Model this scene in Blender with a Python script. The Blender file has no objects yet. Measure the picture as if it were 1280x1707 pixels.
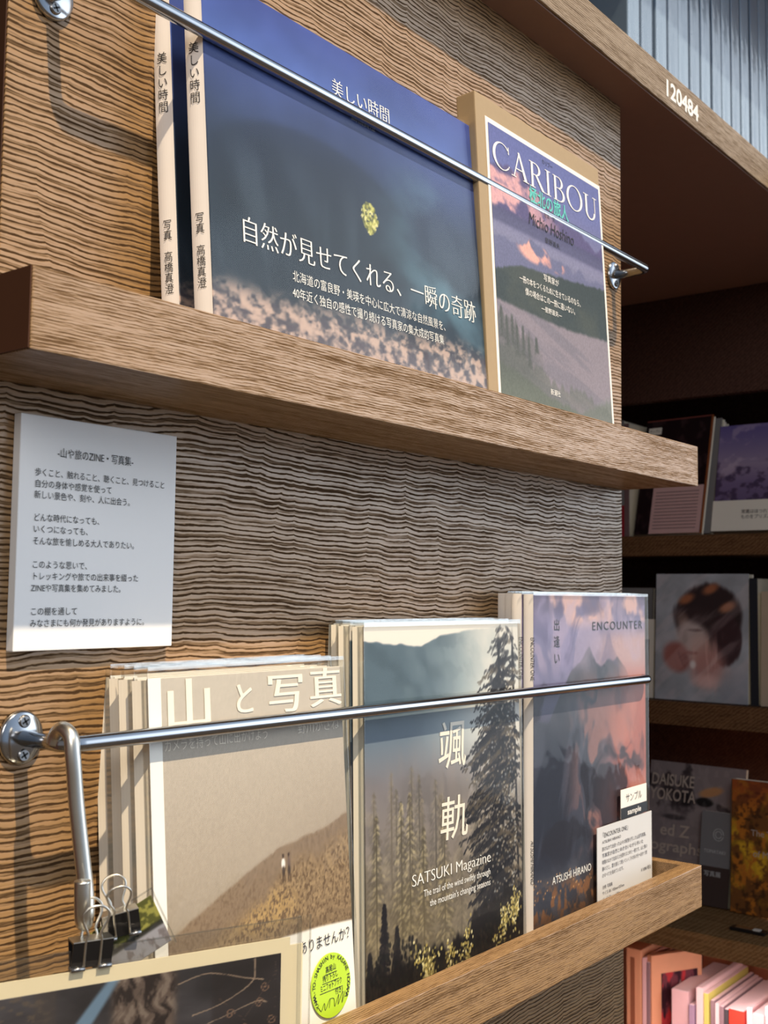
import bpy, bmesh, math, random
import numpy as np
from mathutils import Vector, Matrix
R = math.radians
S = bpy.context.scene
COL = S.collection
random.seed(7)

# ------------------------------------------------------------------ camera
cam_d = bpy.data.cameras.new('camera')
cam = bpy.data.objects.new('camera', cam_d)
COL.objects.link(cam)
cr = Vector((0.6227, -0.7824, 0.0117)); cu = Vector((-0.0649, -0.0367, 0.9972)); cw = Vector((0.7798, 0.6217, 0.0736))
M = Matrix(((cr.x, cu.x, -cw.x, -0.9973), (cr.y, cu.y, -cw.y, -0.4959), (cr.z, cu.z, -cw.z, -0.1420), (0, 0, 0, 1)))
cam.matrix_world = M
cam_d.sensor_fit = 'HORIZONTAL'
cam_d.sensor_width = 36.0
cam_d.lens = 1851.0 / 1280.0 * 36.0
cam_d.clip_start = 0.01
cam_d.dof.use_dof = True
cam_d.dof.focus_distance = 0.72
cam_d.dof.aperture_fstop = 24
S.camera = cam

# ------------------------------------------------------------------ light and exposure
S.view_settings.view_transform = 'Standard'
S.view_settings.look = 'None'
S.view_settings.gamma = 1.0
S.view_settings.exposure = -0.22
S.cycles.transparent_max_bounces = 24

sun_d = bpy.data.lights.new('sun', 'SUN')
sun_d.energy = 6.5
sun_d.color = (1.0, 0.80, 0.56)
sun_d.angle = R(0.9)
sun = bpy.data.objects.new('sun', sun_d); COL.objects.link(sun)
sun.rotation_euler = Vector((0.15, 1.0, -1.72)).to_track_quat('-Z', 'Y').to_euler()

lamp_d = bpy.data.lights.new('added_fill_lamp', 'AREA'); lamp_d.shape = 'SQUARE'; lamp_d.size = 0.8; lamp_d.energy = 18; lamp_d.color = (1.0, 0.94, 0.88)  # unseen fill lamp, added to brighten the bookcase
lamp = bpy.data.objects.new('added_fill_lamp', lamp_d); COL.objects.link(lamp); lamp.location = (-2.2, -1.3, 0.8)
lamp.rotation_euler = (Vector((0.3, 0.1, -0.25)) - Vector((-2.2, -1.3, 0.8))).to_track_quat('-Z', 'Y').to_euler()

WIN_DIR = Vector((0.78, -0.60, 0.16)).normalized()
world = bpy.data.worlds.new('room_light'); S.world = world
world.use_nodes = True
wn = world.node_tree; wn.nodes.clear()
wo = wn.nodes.new('ShaderNodeOutputWorld'); wb = wn.nodes.new('ShaderNodeBackground')
tc = wn.nodes.new('ShaderNodeTexCoord')
dt = wn.nodes.new('ShaderNodeVectorMath'); dt.operation = 'DOT_PRODUCT'; dt.inputs[1].default_value = WIN_DIR
rmp = wn.nodes.new('ShaderNodeValToRGB')
wn.links.new(tc.outputs['Generated'], dt.inputs[0]); 
mr = wn.nodes.new('ShaderNodeMapRange'); mr.inputs['From Min'].default_value = -1; mr.inputs['From Max'].default_value = 1
wn.links.new(dt.outputs['Value'], mr.inputs['Value']); wn.links.new(mr.outputs['Result'], rmp.inputs['Fac'])
els = rmp.color_ramp.elements
els[0].position = 0.0; els[0].color = (0.30, 0.27, 0.26, 1)
els[1].position = 1.0; els[1].color = (3.4, 3.7, 4.0, 1)
for p_, c_ in ((0.42, (0.18, 0.175, 0.18)), (0.66, (0.25, 0.31, 0.39)), (0.84, (0.45, 0.57, 0.74)), (0.945, (0.66, 0.80, 1.00))):
    e = els.new(p_); e.color = (*c_, 1)
wn.links.new(rmp.outputs['Color'], wb.inputs['Color']); wb.inputs['Strength'].default_value = 1.0
wn.links.new(wb.outputs[0], wo.inputs['Surface'])

# ------------------------------------------------------------------ helpers
def lin(c):
    c = np.asarray(c, dtype=float) / 255.0
    return np.where(c <= 0.04045, c / 12.92, ((c + 0.055) / 1.055) ** 2.4)

def rgba(c):
    l = lin(c); return (float(l[0]), float(l[1]), float(l[2]), 1.0)

def link_obj(name, me, parent=None):
    o = bpy.data.objects.new(name, me); COL.objects.link(o)
    if parent is not None: o.parent = parent
    return o

def bm_obj(name, bm, mat, parent=None, smooth=False):
    me = bpy.data.meshes.new(name); bmesh.ops.recalc_face_normals(bm, faces=bm.faces[:]); bm.to_mesh(me); bm.free()
    if smooth:
        for p in me.polygons: p.use_smooth = True
    if mat: me.materials.append(mat)
    return link_obj(name, me, parent)

def tag(o, label, cat, group=None, kind=None):
    o['label'] = label; o['category'] = cat
    if group: o['group'] = group
    if kind: o['kind'] = kind
    return o

def root(name, label, cat, loc, rot=(0, 0, 0), group=None):
    o = bpy.data.objects.new(name, None); COL.objects.link(o)
    o.empty_display_size = 0.02
    o.location = loc; o.rotation_euler = rot
    return tag(o, label, cat, group)

def copy_tree(o, parent=None):
    c = o.copy(); COL.objects.link(c)
    if parent is not None: c.parent = parent
    for ch in list(o.children): copy_tree(ch, c)
    return c

def add_box(bm, x0, x1, y0, y1, z0, z1, bevel=0.0, segs=2):
    b2 = bmesh.new()
    vs = [b2.verts.new((x, y, z)) for x in (x0, x1) for y in (y0, y1) for z in (z0, z1)]
    for f in ((0, 1, 3, 2), (4, 6, 7, 5), (0, 4, 5, 1), (2, 3, 7, 6), (0, 2, 6, 4), (1, 5, 7, 3)):
        b2.faces.new([vs[i] for i in f])
    bmesh.ops.recalc_face_normals(b2, faces=b2.faces[:])
    if bevel > 0:
        bmesh.ops.bevel(b2, geom=b2.edges[:], offset=bevel, segments=segs, profile=0.7, affect='EDGES')
    me = bpy.data.meshes.new('tmp'); b2.to_mesh(me); b2.free(); bm.from_mesh(me); bpy.data.meshes.remove(me)

def box(name, x0, x1, y0, y1, z0, z1, mat, parent=None, bevel=0.0):
    bm = bmesh.new(); add_box(bm, x0, x1, y0, y1, z0, z1, bevel); return bm_obj(name, bm, mat, parent)

def smooth_path(pts, n=8):
    pts = [Vector(p) for p in pts]; out = []
    for i in range(len(pts) - 1):
        p0 = pts[max(i - 1, 0)]; p1 = pts[i]; p2 = pts[i + 1]; p3 = pts[min(i + 2, len(pts) - 1)]
        for k in range(n):
            t = k / n
            out.append(0.5 * ((2 * p1) + (p2 - p0) * t + (2 * p0 - 5 * p1 + 4 * p2 - p3) * t * t + (3 * p1 - p0 - 3 * p2 + p3) * t ** 3))
    out.append(pts[-1]); return out

def fillet(pts, rad, n=7):
    pts = [Vector(p) for p in pts]; out = [pts[0]]
    for i in range(1, len(pts) - 1):
        a = (pts[i - 1] - pts[i]).normalized(); b = (pts[i + 1] - pts[i]).normalized()
        p0 = pts[i] + a * rad; p1 = pts[i] + b * rad
        for k in range(n + 1):
            t = k / n; out.append(p0 * (1 - t) ** 2 + pts[i] * 2 * t * (1 - t) + p1 * t * t)
    out.append(pts[-1]); return out

def add_tube(bm, pts, rad, segs=14, cap=True, round_end=False):
    pts = [Vector(p) for p in pts]
    t0 = (pts[1] - pts[0]).normalized()
    up = Vector((0, 0, 1)) if abs(t0.z) < 0.9 else Vector((1, 0, 0))
    nrm = t0.cross(up).normalized(); rings = []
    prev = t0
    for i, p in enumerate(pts):
        t = ((pts[min(i + 1, len(pts) - 1)] - pts[max(i - 1, 0)])).normalized()
        q = prev.rotation_difference(t); nrm = (q @ nrm).normalized(); prev = t
        bi = t.cross(nrm).normalized()
        r = rad(i / (len(pts) - 1)) if callable(rad) else rad
        rings.append([bm.verts.new(p + (nrm * math.cos(2 * math.pi * k / segs) + bi * math.sin(2 * math.pi * k / segs)) * r) for k in range(segs)])
    for a, b in zip(rings, rings[1:]):
        for k in range(segs): bm.faces.new((a[k], a[(k + 1) % segs], b[(k + 1) % segs], b[k]))
    if cap: bm.faces.new(rings[0][::-1]); bm.faces.new(rings[-1])

def tube(name, pts, rad, mat, parent=None, segs=14):
    bm = bmesh.new(); add_tube(bm, pts, rad, segs); return bm_obj(name, bm, mat, parent, smooth=True)

# ------------------------------------------------------------------ materials
def new_mat(name):
    m = bpy.data.materials.new(name); m.use_nodes = True
    nt = m.node_tree; b = nt.nodes['Principled BSDF']
    return m, nt, b

def plain(name, col, rough=0.5, metal=0.0, spec=0.5, vary=0.06, scale=60, coat=0.0):
    m, nt, b = new_mat(name)
    n = nt.nodes.new('ShaderNodeTexNoise'); n.inputs['Scale'].default_value = scale; n.inputs['Detail'].default_value = 3
    c = nt.nodes.new('ShaderNodeTexCoord'); nt.links.new(c.outputs['Object'], n.inputs['Vector'])
    mx = nt.nodes.new('ShaderNodeMix'); mx.data_type = 'RGBA'
    l = lin(col)
    mx.inputs['A'].default_value = (*[float(x * (1 - vary)) for x in l], 1); mx.inputs['B'].default_value = (*[float(min(1, x * (1 + vary))) for x in l], 1)
    nt.links.new(n.outputs['Fac'], mx.inputs['Factor']); nt.links.new(mx.outputs['Result'], b.inputs['Base Color'])
    b.inputs['Roughness'].default_value = rough; b.inputs['Metallic'].default_value = metal
    b.inputs['Specular IOR Level'].default_value = spec; b.inputs['Coat Weight'].default_value = coat; b.inputs['Coat Roughness'].default_value = 0.1
    return m

def art_mat(name, rough=0.4, coat=0.0, spec=0.5):
    m, nt, b = new_mat(name)
    a = nt.nodes.new('ShaderNodeVertexColor'); a.layer_name = 'art'
    nt.links.new(a.outputs['Color'], b.inputs['Base Color'])
    b.inputs['Roughness'].default_value = rough; b.inputs['Coat Weight'].default_value = coat
    b.inputs['Coat Roughness'].default_value = 0.12; b.inputs['Specular IOR Level'].default_value = spec
    return m

def wood(name, light, dark, pitch=0.0045, bands=0.6, rough=0.5, spec=0.5, fine=(22, 650, 650), lo=0.42, hi=0.66, warp=0.010, bump=0.25, wx=3.0, jita=1.0):
    m, nt, b = new_mat(name); N = nt.nodes; L = nt.links
    tcx = N.new('ShaderNodeTexCoord')
    sep = N.new('ShaderNodeSeparateXYZ'); L.new(tcx.outputs['Object'], sep.inputs[0])
    def noise(scale3, detail=2, rough_=0.5, sc=1.0):
        mp = N.new('ShaderNodeMapping'); mp.inputs['Scale'].default_value = scale3
        L.new(tcx.outputs['Object'], mp.inputs['Vector'])
        n = N.new('ShaderNodeTexNoise'); n.inputs['Scale'].default_value = sc; n.inputs['Detail'].default_value = detail; n.inputs['Roughness'].default_value = rough_
        L.new(mp.outputs[0], n.inputs['Vector']); return n.outputs['Fac']
    def math_(op, a, b_=None, c=None):
        n = N.new('ShaderNodeMath'); n.operation = op
        for i, v in enumerate((a, b_, c)):
            if v is None: continue
            if isinstance(v, (int, float)): n.inputs[i].default_value = v
            else: L.new(v, n.inputs[i])
        return n.outputs[0]
    # warped growth-ring lines that run along X
    big = noise((wx, wx, 4.5), 2, 0.5)
    kink = noise((26, 26, 8), 1, 0.5)
    k2 = math_('POWER', math_('ABSOLUTE', math_('MULTIPLY_ADD', kink, 2.0, -1.0)), 0.7)
    jit = noise((24, 24, 170), 3, 0.6)
    across = math_('MULTIPLY_ADD', sep.outputs['Y'], 0.8, sep.outputs['Z'])
    z1 = math_('MULTIPLY_ADD', big, warp * 5, across)
    z1 = math_('MULTIPLY_ADD', k2, warp * 0.45, z1)
    z1 = math_('MULTIPLY_ADD', jit, pitch * jita, z1)
    z1 = math_('MULTIPLY_ADD', noise((130, 130, 700), 2, 0.6), pitch * 0.40, z1)
    wav = math_('MULTIPLY_ADD', math_('SINE', math_('MULTIPLY', z1, 2 * math.pi / pitch)), 0.5, 0.5)
    wav2 = math_('MULTIPLY_ADD', math_('SINE', math_('MULTIPLY', z1, 2 * math.pi / (pitch * 0.57))), 0.5, 0.5)
    wav = math_('ADD', math_('MULTIPLY', wav, 0.62), math_('MULTIPLY', wav2, 0.38))
    fib = noise(fine, 3, 0.65)
    med = noise((9, 160, 160), 2, 0.5)
    mixv = math_('ADD', math_('MULTIPLY', wav, bands), math_('MULTIPLY', fib, 1.0 - bands))
    mixv = math_('MULTIPLY_ADD', math_('SUBTRACT', med, 0.5), 0.35, mixv)
    mrr = N.new('ShaderNodeMapRange'); mrr.interpolation_type = 'SMOOTHSTEP'
    mrr.inputs['From Min'].default_value = lo; mrr.inputs['From Max'].default_value = hi
    L.new(mixv, mrr.inputs['Value'])
    mx = N.new('ShaderNodeMix'); mx.data_type = 'RGBA'
    mx.inputs['A'].default_value = rgba(dark); mx.inputs['B'].default_value = rgba(light)
    L.new(mrr.outputs[0], mx.inputs['Factor']); L.new(mx.outputs['Result'], b.inputs['Base Color'])
    bp = N.new('ShaderNodeBump'); bp.inputs['Strength'].default_value = bump; bp.inputs['Distance'].default_value = 0.0006
    L.new(mrr.outputs[0], bp.inputs['Height']); L.new(bp.outputs[0], b.inputs['Normal'])
    for sock, d_, l_ in (('Roughness', 0.8, rough), ('Specular IOR Level', 0.1, spec)):
        r2 = N.new('ShaderNodeMapRange'); r2.inputs['To Min'].default_value = d_; r2.inputs['To Max'].default_value = l_
        L.new(mrr.outputs[0], r2.inputs['Value']); L.new(r2.outputs[0], b.inputs[sock])
    return m

def clear_plastic(name, tint=(0.96, 0.97, 0.97), rough=0.07, base=0.05, bump=0.5, scale=30):
    m = bpy.data.materials.new(name); m.use_nodes = True; nt = m.node_tree; nt.nodes.clear(); N = nt.nodes; L = nt.links
    o = N.new('ShaderNodeOutputMaterial'); t = N.new('ShaderNodeBsdfTransparent'); t.inputs['Color'].default_value = (*tint, 1)
    g = N.new('ShaderNodeBsdfGlossy'); g.inputs['Roughness'].default_value = rough
    f = N.new('ShaderNodeLayerWeight'); f.inputs['Blend'].default_value = 0.5
    pw = N.new('ShaderNodeMath'); pw.operation = 'POWER'; pw.inputs[1].default_value = 4.5; L.new(f.outputs['Facing'], pw.inputs[0])
    a = N.new('ShaderNodeMath'); a.operation = 'MULTIPLY_ADD'; a.inputs[1].default_value = 0.45; a.inputs[2].default_value = base; L.new(pw.outputs[0], a.inputs[0])
    c = N.new('ShaderNodeTexCoord'); mp = N.new('ShaderNodeMapping'); mp.inputs['Scale'].default_value = (1.0, 1.0, 0.55); L.new(c.outputs['Object'], mp.inputs['Vector'])
    n = N.new('ShaderNodeTexNoise'); n.inputs['Scale'].default_value = scale; n.inputs['Detail'].default_value = 2; n.inputs['Distortion'].default_value = 0.6; L.new(mp.outputs[0], n.inputs['Vector'])
    bp = N.new('ShaderNodeBump'); bp.inputs['Strength'].default_value = bump; bp.inputs['Distance'].default_value = 0.002; L.new(n.outputs['Fac'], bp.inputs['Height'])
    L.new(bp.outputs[0], g.inputs['Normal']); L.new(bp.outputs[0], f.inputs['Normal'])
    mx = N.new('ShaderNodeMixShader'); L.new(a.outputs[0], mx.inputs[0]); L.new(t.outputs[0], mx.inputs[1]); L.new(g.outputs[0], mx.inputs[2])
    L.new(mx.outputs[0], o.inputs['Surface'])
    return m

def pages_mat(name, c1, c2, axis_scale=(2500, 2500, 3)):
    m, nt, b = new_mat(name); N = nt.nodes; L = nt.links
    c = N.new('ShaderNodeTexCoord'); mp = N.new('ShaderNodeMapping'); mp.inputs['Scale'].default_value = axis_scale; L.new(c.outputs['Object'], mp.inputs['Vector'])
    n = N.new('ShaderNodeTexNoise'); n.inputs['Scale'].default_value = 1; n.inputs['Detail'].default_value = 1; L.new(mp.outputs[0], n.inputs['Vector'])
    mx = N.new('ShaderNodeMix'); mx.data_type = 'RGBA'; mx.inputs['A'].default_value = rgba(c1); mx.inputs['B'].default_value = rgba(c2)
    L.new(n.outputs['Fac'], mx.inputs['Factor']); L.new(mx.outputs['Result'], b.inputs['Base Color']); b.inputs['Roughness'].default_value = 0.8
    return m

PANEL = wood('panel_wood', (158, 123, 79), (70, 51, 32), pitch=0.0033, bands=0.54, rough=0.33, spec=0.85, fine=(30, 640, 640), lo=0.31, hi=0.60, warp=0.008, jita=0.6)
LEDGE = wood('ledge_wood', (160, 126, 84), (92, 69, 45), pitch=0.0016, bands=0.26, rough=0.30, spec=1.0, fine=(80, 2100, 2100), lo=0.34, hi=0.60, warp=0.003, bump=0.2, jita=1.2)
SLAB = wood('slab_wood', (158, 138, 112), (100, 84, 68), pitch=0.002, bands=0.3, rough=0.5, fine=(40, 900, 900), lo=0.36, hi=0.62, warp=0.003, bump=0.15)
CASE = wood('bookcase_wood', (118, 84, 54), (84, 58, 38), pitch=0.006, bands=0.3, rough=0.5, fine=(400, 20, 400), lo=0.35, hi=0.65)
DARK = wood('dark_veneer', (84, 58, 50), (70, 48, 42), pitch=0.006, bands=0.3, rough=0.55, fine=(20, 200, 200), lo=0.35, hi=0.65, spec=0.25)
SHELFTOP = wood('shelf_top_wood', (150, 118, 78), (120, 92, 60), pitch=0.006, bands=0.3, rough=0.5, fine=(200, 20, 200), lo=0.35, hi=0.65)
PINKLIT = plain('pink_lit_board', (222, 150, 116), 0.6)  # board of the magazine bin, pinkish light put into its colour
CHROME = plain('chrome', (178, 182, 188), 0.16, 1.0, vary=0.03, scale=40)
STEEL = plain('brushed_steel', (218, 216, 208), 0.32, 1.0, vary=0.08, scale=200)
SCREWM = plain('screw_steel', (150, 152, 155), 0.3, 1.0)
MATTBLACK = plain('matt_black', (20, 19, 22), 0.85, spec=0.1)
BLACK = plain('black_enamel', (26, 26, 28), 0.28)
INK_W = plain('white_ink', (245, 243, 238), 0.5, vary=0.01)
INK_CREAM = plain('cream_ink', (238, 230, 214), 0.5, vary=0.01)
INK_GREY = plain('pale_grey_ink', (196, 200, 205), 0.5, vary=0.01)
INK_K = plain('black_ink', (38, 38, 42), 0.6, vary=0.02)
INK_DK = plain('charcoal_ink', (70, 66, 72), 0.6, vary=0.02)
INK_TEAL = plain('teal_ink', (92, 196, 188), 0.5, vary=0.02)
INK_PINK = plain('dusty_ink', (120, 96, 100), 0.6, vary=0.02)
WHITE = plain('white_paper', (240, 237, 230), 0.55, vary=0.015)
CREAM = plain('cream_board', (232, 220, 186), 0.65, vary=0.03)
SIGNB = plain('foam_board_white', (236, 238, 240), 0.4, vary=0.01)
SPINEW = plain('warm_white_spine', (246, 240, 234), 0.4, vary=0.03)
TAN = plain('tan_cardboard', (166, 144, 110), 0.6, vary=0.05, scale=200)
PAGES = pages_mat('page_edges', (222, 214, 194), (246, 240, 224), (9000, 9000, 2))
PAGESG = pages_mat('grey_page_edges', (214, 206, 190), (240, 234, 220), (9000, 9000, 2))
LIME = plain('lime_sticker', (188, 224, 52), 0.5, vary=0.02)
ART = art_mat('printed_cover', 0.45, 0.0, 0.12)
ARTG = art_mat('glossy_printed_cover', 0.35, 0.12, 0.15)
ARTM = art_mat('matt_printed_cover', 0.6, 0.0, 0.15)
SLEEVE = clear_plastic('clear_sleeve', base=0.008, bump=0.35, scale=26)
SLEEVE_W = clear_plastic('wrinkled_sleeve', base=0.012, bump=0.45, scale=30, rough=0.05)
SLEEVE_P = clear_plastic('print_sleeve', base=0.13, bump=0.6, scale=30, rough=0.14)
SLEEVE_S = clear_plastic('sleeve_edge', tint=(0.93, 0.94, 0.94), base=0.16, bump=0.3, scale=60, rough=0.12)

# ------------------------------------------------------------------ numpy painting
_rng = np.random.default_rng(5); _T = _rng.random((256, 256))
def vnoise(x, y, seed=0):
    xi = np.floor(x).astype(int); yi = np.floor(y).astype(int); fx = x - xi; fy = y - yi
    fx = fx * fx * (3 - 2 * fx); fy = fy * fy * (3 - 2 * fy)
    def h(a, b): return _T[(a * 7 + b * 3 + seed * 31 + (a * b) % 13) % 256, (b * 5 + a + seed * 17) % 256]
    return (h(xi, yi) * (1 - fx) + h(xi + 1, yi) * fx) * (1 - fy) + (h(xi, yi + 1) * (1 - fx) + h(xi + 1, yi + 1) * fx) * fy
def fbm(x, y, o=4, seed=0, g=0.5):
    a = 1.0; t = 0; s = np.zeros_like(x)
    for i in range(o):
        s += a * vnoise(x * 2 ** i, y * 2 ** i, seed + i); t += a; a *= g
    return s / t
def sstep(a, b, x):
    t = np.clip((x - a) / (b - a), 0, 1); return t * t * (3 - 2 * t)
class Art:
    """paints a picture on a grid, u to the right, v up, both 0..1"""
    def __init__(s, nu, nv, col):
        s.nu, s.nv = nu, nv
        u, v = np.meshgrid(np.linspace(0, 1, nu), np.linspace(0, 1, nv)); s.u, s.v = u, v
        s.a = np.zeros((nv, nu, 3)) + np.array(col, float)
    def mix(s, mask, col):
        col = np.asarray(col, float)
        s.a = s.a * (1 - mask[..., None]) + col * mask[..., None]
    def vgrad(s, stops):
        vs = [p for p, _ in stops]
        for k in range(3): s.a[..., k] = np.interp(s.v, vs, [c[k] for _, c in stops])
    def below(s, xs, hs, soft=0.006, jag=0.0, jf=40, seed=3):
        h = np.interp(s.u, xs, hs)
        if jag: h = h + jag * (fbm(s.u * jf, s.u * 0 + seed, 4, seed) - 0.5) * 2
        return sstep(soft, -soft, s.v - h)
    def blob(s, u, v, ru, rv, soft=0.25, rot=0.0):
        du = s.u - u; dv = s.v - v; c, n = math.cos(rot), math.sin(rot)
        d = np.sqrt(((du * c + dv * n) / ru) ** 2 + ((-du * n + dv * c) / rv) ** 2)
        return sstep(1 + soft, 1 - soft, d)
    def dab(s, u, v, ru, rv, col, al=1.0, rot=0.0):
        i0 = max(0, int((u - 2 * max(ru, rv)) * s.nu)); i1 = min(s.nu, int((u + 2 * max(ru, rv)) * s.nu) + 2)
        j0 = max(0, int((v - 2 * max(ru, rv)) * s.nv)); j1 = min(s.nv, int((v + 2 * max(ru, rv)) * s.nv) + 2)
        if i1 <= i0 or j1 <= j0: return
        U = s.u[j0:j1, i0:i1] - u; V = s.v[j0:j1, i0:i1] - v; c, n = math.cos(rot), math.sin(rot)
        d = np.sqrt(((U * c + V * n) / ru) ** 2 + ((-U * n + V * c) / rv) ** 2)
        m = (sstep(1.3, 0.6, d) * al)[..., None]
        s.a[j0:j1, i0:i1] = s.a[j0:j1, i0:i1] * (1 - m) + np.array(col, float) * m
    def speckle(s, amt, sc=200, seed=9):
        s.a *= (1 + amt * (fbm(s.u * sc, s.v * sc, 2, seed) - 0.5) * 2)[..., None]
    def conifer(s, u, v0, v1, w, col, dens=1.0, seed=1, al=0.9, lit=None):
        rr = random.Random(seed); h = v1 - v0
        n = int(46 * dens)
        for i in range(n):
            t = i / n; vv = v1 - h * t; ww = w * (0.08 + 0.92 * t ** 0.8) * rr.uniform(0.55, 1.1)
            for sg in (-1, 1):
                L = ww * rr.uniform(0.5, 1.0); k = max(2, int(L / 0.012))
                for j in range(k):
                    f = (j + 0.5) / k
                    c = col if lit is None or rr.random() > 0.3 else lit
                    s.dab(u + sg * L * f, vv - 0.35 * L * f * 0.5 + rr.uniform(-.004, .004), 0.010, 0.0045, c, al * rr.uniform(.6, 1), rot=-sg * 0.4)
        s.dab(u, (v0 + v1) / 2, 0.005, h / 2, col, 0.8)

def art_panel(name, art, x0, x1, z0, z1, y, mat, parent, thick=0.0, curl=None):
    """printed sheet facing local -Y, its picture held as per-vertex ink; thick > 0 gives it edges and a back"""
    nv, nu = art.nv, art.nu
    xs = np.linspace(x0, x1, nu); zs = np.linspace(z0, z1, nv)
    X, Z = np.meshgrid(xs, zs); Y = np.full_like(X, y)
    if curl is not None: Y = Y + curl(art.u, art.v)
    co = np.stack([X, Y, Z], -1).reshape(-1, 3)
    idx = np.arange(nu * nv).reshape(nv, nu)
    q = np.stack([idx[:-1, :-1], idx[:-1, 1:], idx[1:, 1:], idx[1:, :-1]], -1).reshape(-1, 4)
    cols = np.ones((nu * nv, 4)); cols[:, :3] = lin(np.clip(art.a, 0, 255)).reshape(-1, 3)
    if thick > 0:
        ring = np.concatenate([idx[0, :], idx[1:, -1], idx[-1, -2::-1], idx[-2:0:-1, 0]])
        n0 = len(co); back = co[ring].copy(); back[:, 1] += thick
        co = np.concatenate([co, back]); cols = np.concatenate([cols, cols[ring]])
        m = len(ring); a = np.arange(m); b = (a + 1) % m
        side = np.stack([ring[a], a + n0, b + n0, ring[b]], -1)
        q = np.concatenate([q, side])
        bc = [n0, n0 + nu - 1, n0 + nu - 1 + nv - 1, n0 + 2 * (nu - 1) + nv - 1]
        q = np.concatenate([q, np.array([[bc[0], bc[3], bc[2], bc[1]]])])
    me = bpy.data.meshes.new(name)
    me.vertices.add(len(co)); me.vertices.foreach_set('co', co.astype(np.float32).ravel())
    me.loops.add(q.size); me.loops.foreach_set('vertex_index', q.astype(np.int32).ravel())
    me.polygons.add(len(q)); me.polygons.foreach_set('loop_start', np.arange(0, q.size, 4, dtype=np.int32))
    me.update(calc_edges=True)
    ca = me.color_attributes.new('art', 'FLOAT_COLOR', 'POINT'); ca.data.foreach_set('color', cols.astype(np.float32).ravel())
    me.materials.append(mat)
    return link_obj(name, me, parent)

# ------------------------------------------------------------------ lettering
def glyphs(body, weight=0.0, spacing=1.0, line=1.0, align='LEFT'):
    c = bpy.data.curves.new('lettering', 'FONT'); c.body = body; c.size = 1.0; c.offset = weight
    c.space_character = spacing; c.space_line = line; c.align_x = align; c.resolution_u = 3
    o = bpy.data.objects.new('lettering', c); COL.objects.link(o)
    dg = bpy.context.evaluated_depsgraph_get(); dg.update()
    me = bpy.data.meshes.new_from_object(o.evaluated_get(dg))
    co = np.array([v.co[:] for v in me.vertices]); fs = [tuple(p.vertices) for p in me.polygons]
    bpy.data.objects.remove(o); bpy.data.curves.remove(c); bpy.data.meshes.remove(me)
    return co, fs

def text(name, body, x, z, size, mat, parent, y=-0.0004, w=None, weight=0.0, contrast=0.0, rot=0.0, shear=0.0, spacing=1.0, line=1.0, align='LEFT', face='front', sx=1.0, bulge=0.0035, thick=0.0108):
    co, fs = glyphs(body, weight, spacing, line, align)
    px, pz = co[:, 0] * size * sx, co[:, 1] * size
    if w is not None: px = px * (w / (px.max() - px.min())); 
    px = px + shear * pz
    shifts = [0.0] if contrast == 0 else [-contrast * size, -contrast * size / 3, contrast * size / 3, contrast * size]
    bm = bmesh.new(); c_, s_ = math.cos(rot), math.sin(rot)
    for k, d in enumerate(shifts):
        vs = []
        for a, b in zip(px + d, pz):
            p = (x + a * c_ - b * s_, z + a * s_ + b * c_)
            if face == 'front': v = (p[0], y - k * 0.00002, p[1])
            elif face == 'left': v = (0.0003 - bulge * math.sin(0.5 * math.pi * max(0.0, min(1.0, -p[0] / thick))) ** 1.1 - k * 0.00002, -p[0], p[1])      # on a spine that faces local -X
            vs.append(bm.verts.new(v))
        for f in fs:
            try: bm.faces.new([vs[i] for i in f])
            except ValueError: pass
    me = bpy.data.meshes.new(name); bm.to_mesh(me); bm.free(); me.materials.append(mat)
    return link_obj(name, me, parent)

def vstack(s): return '\n'.join(s)

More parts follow.
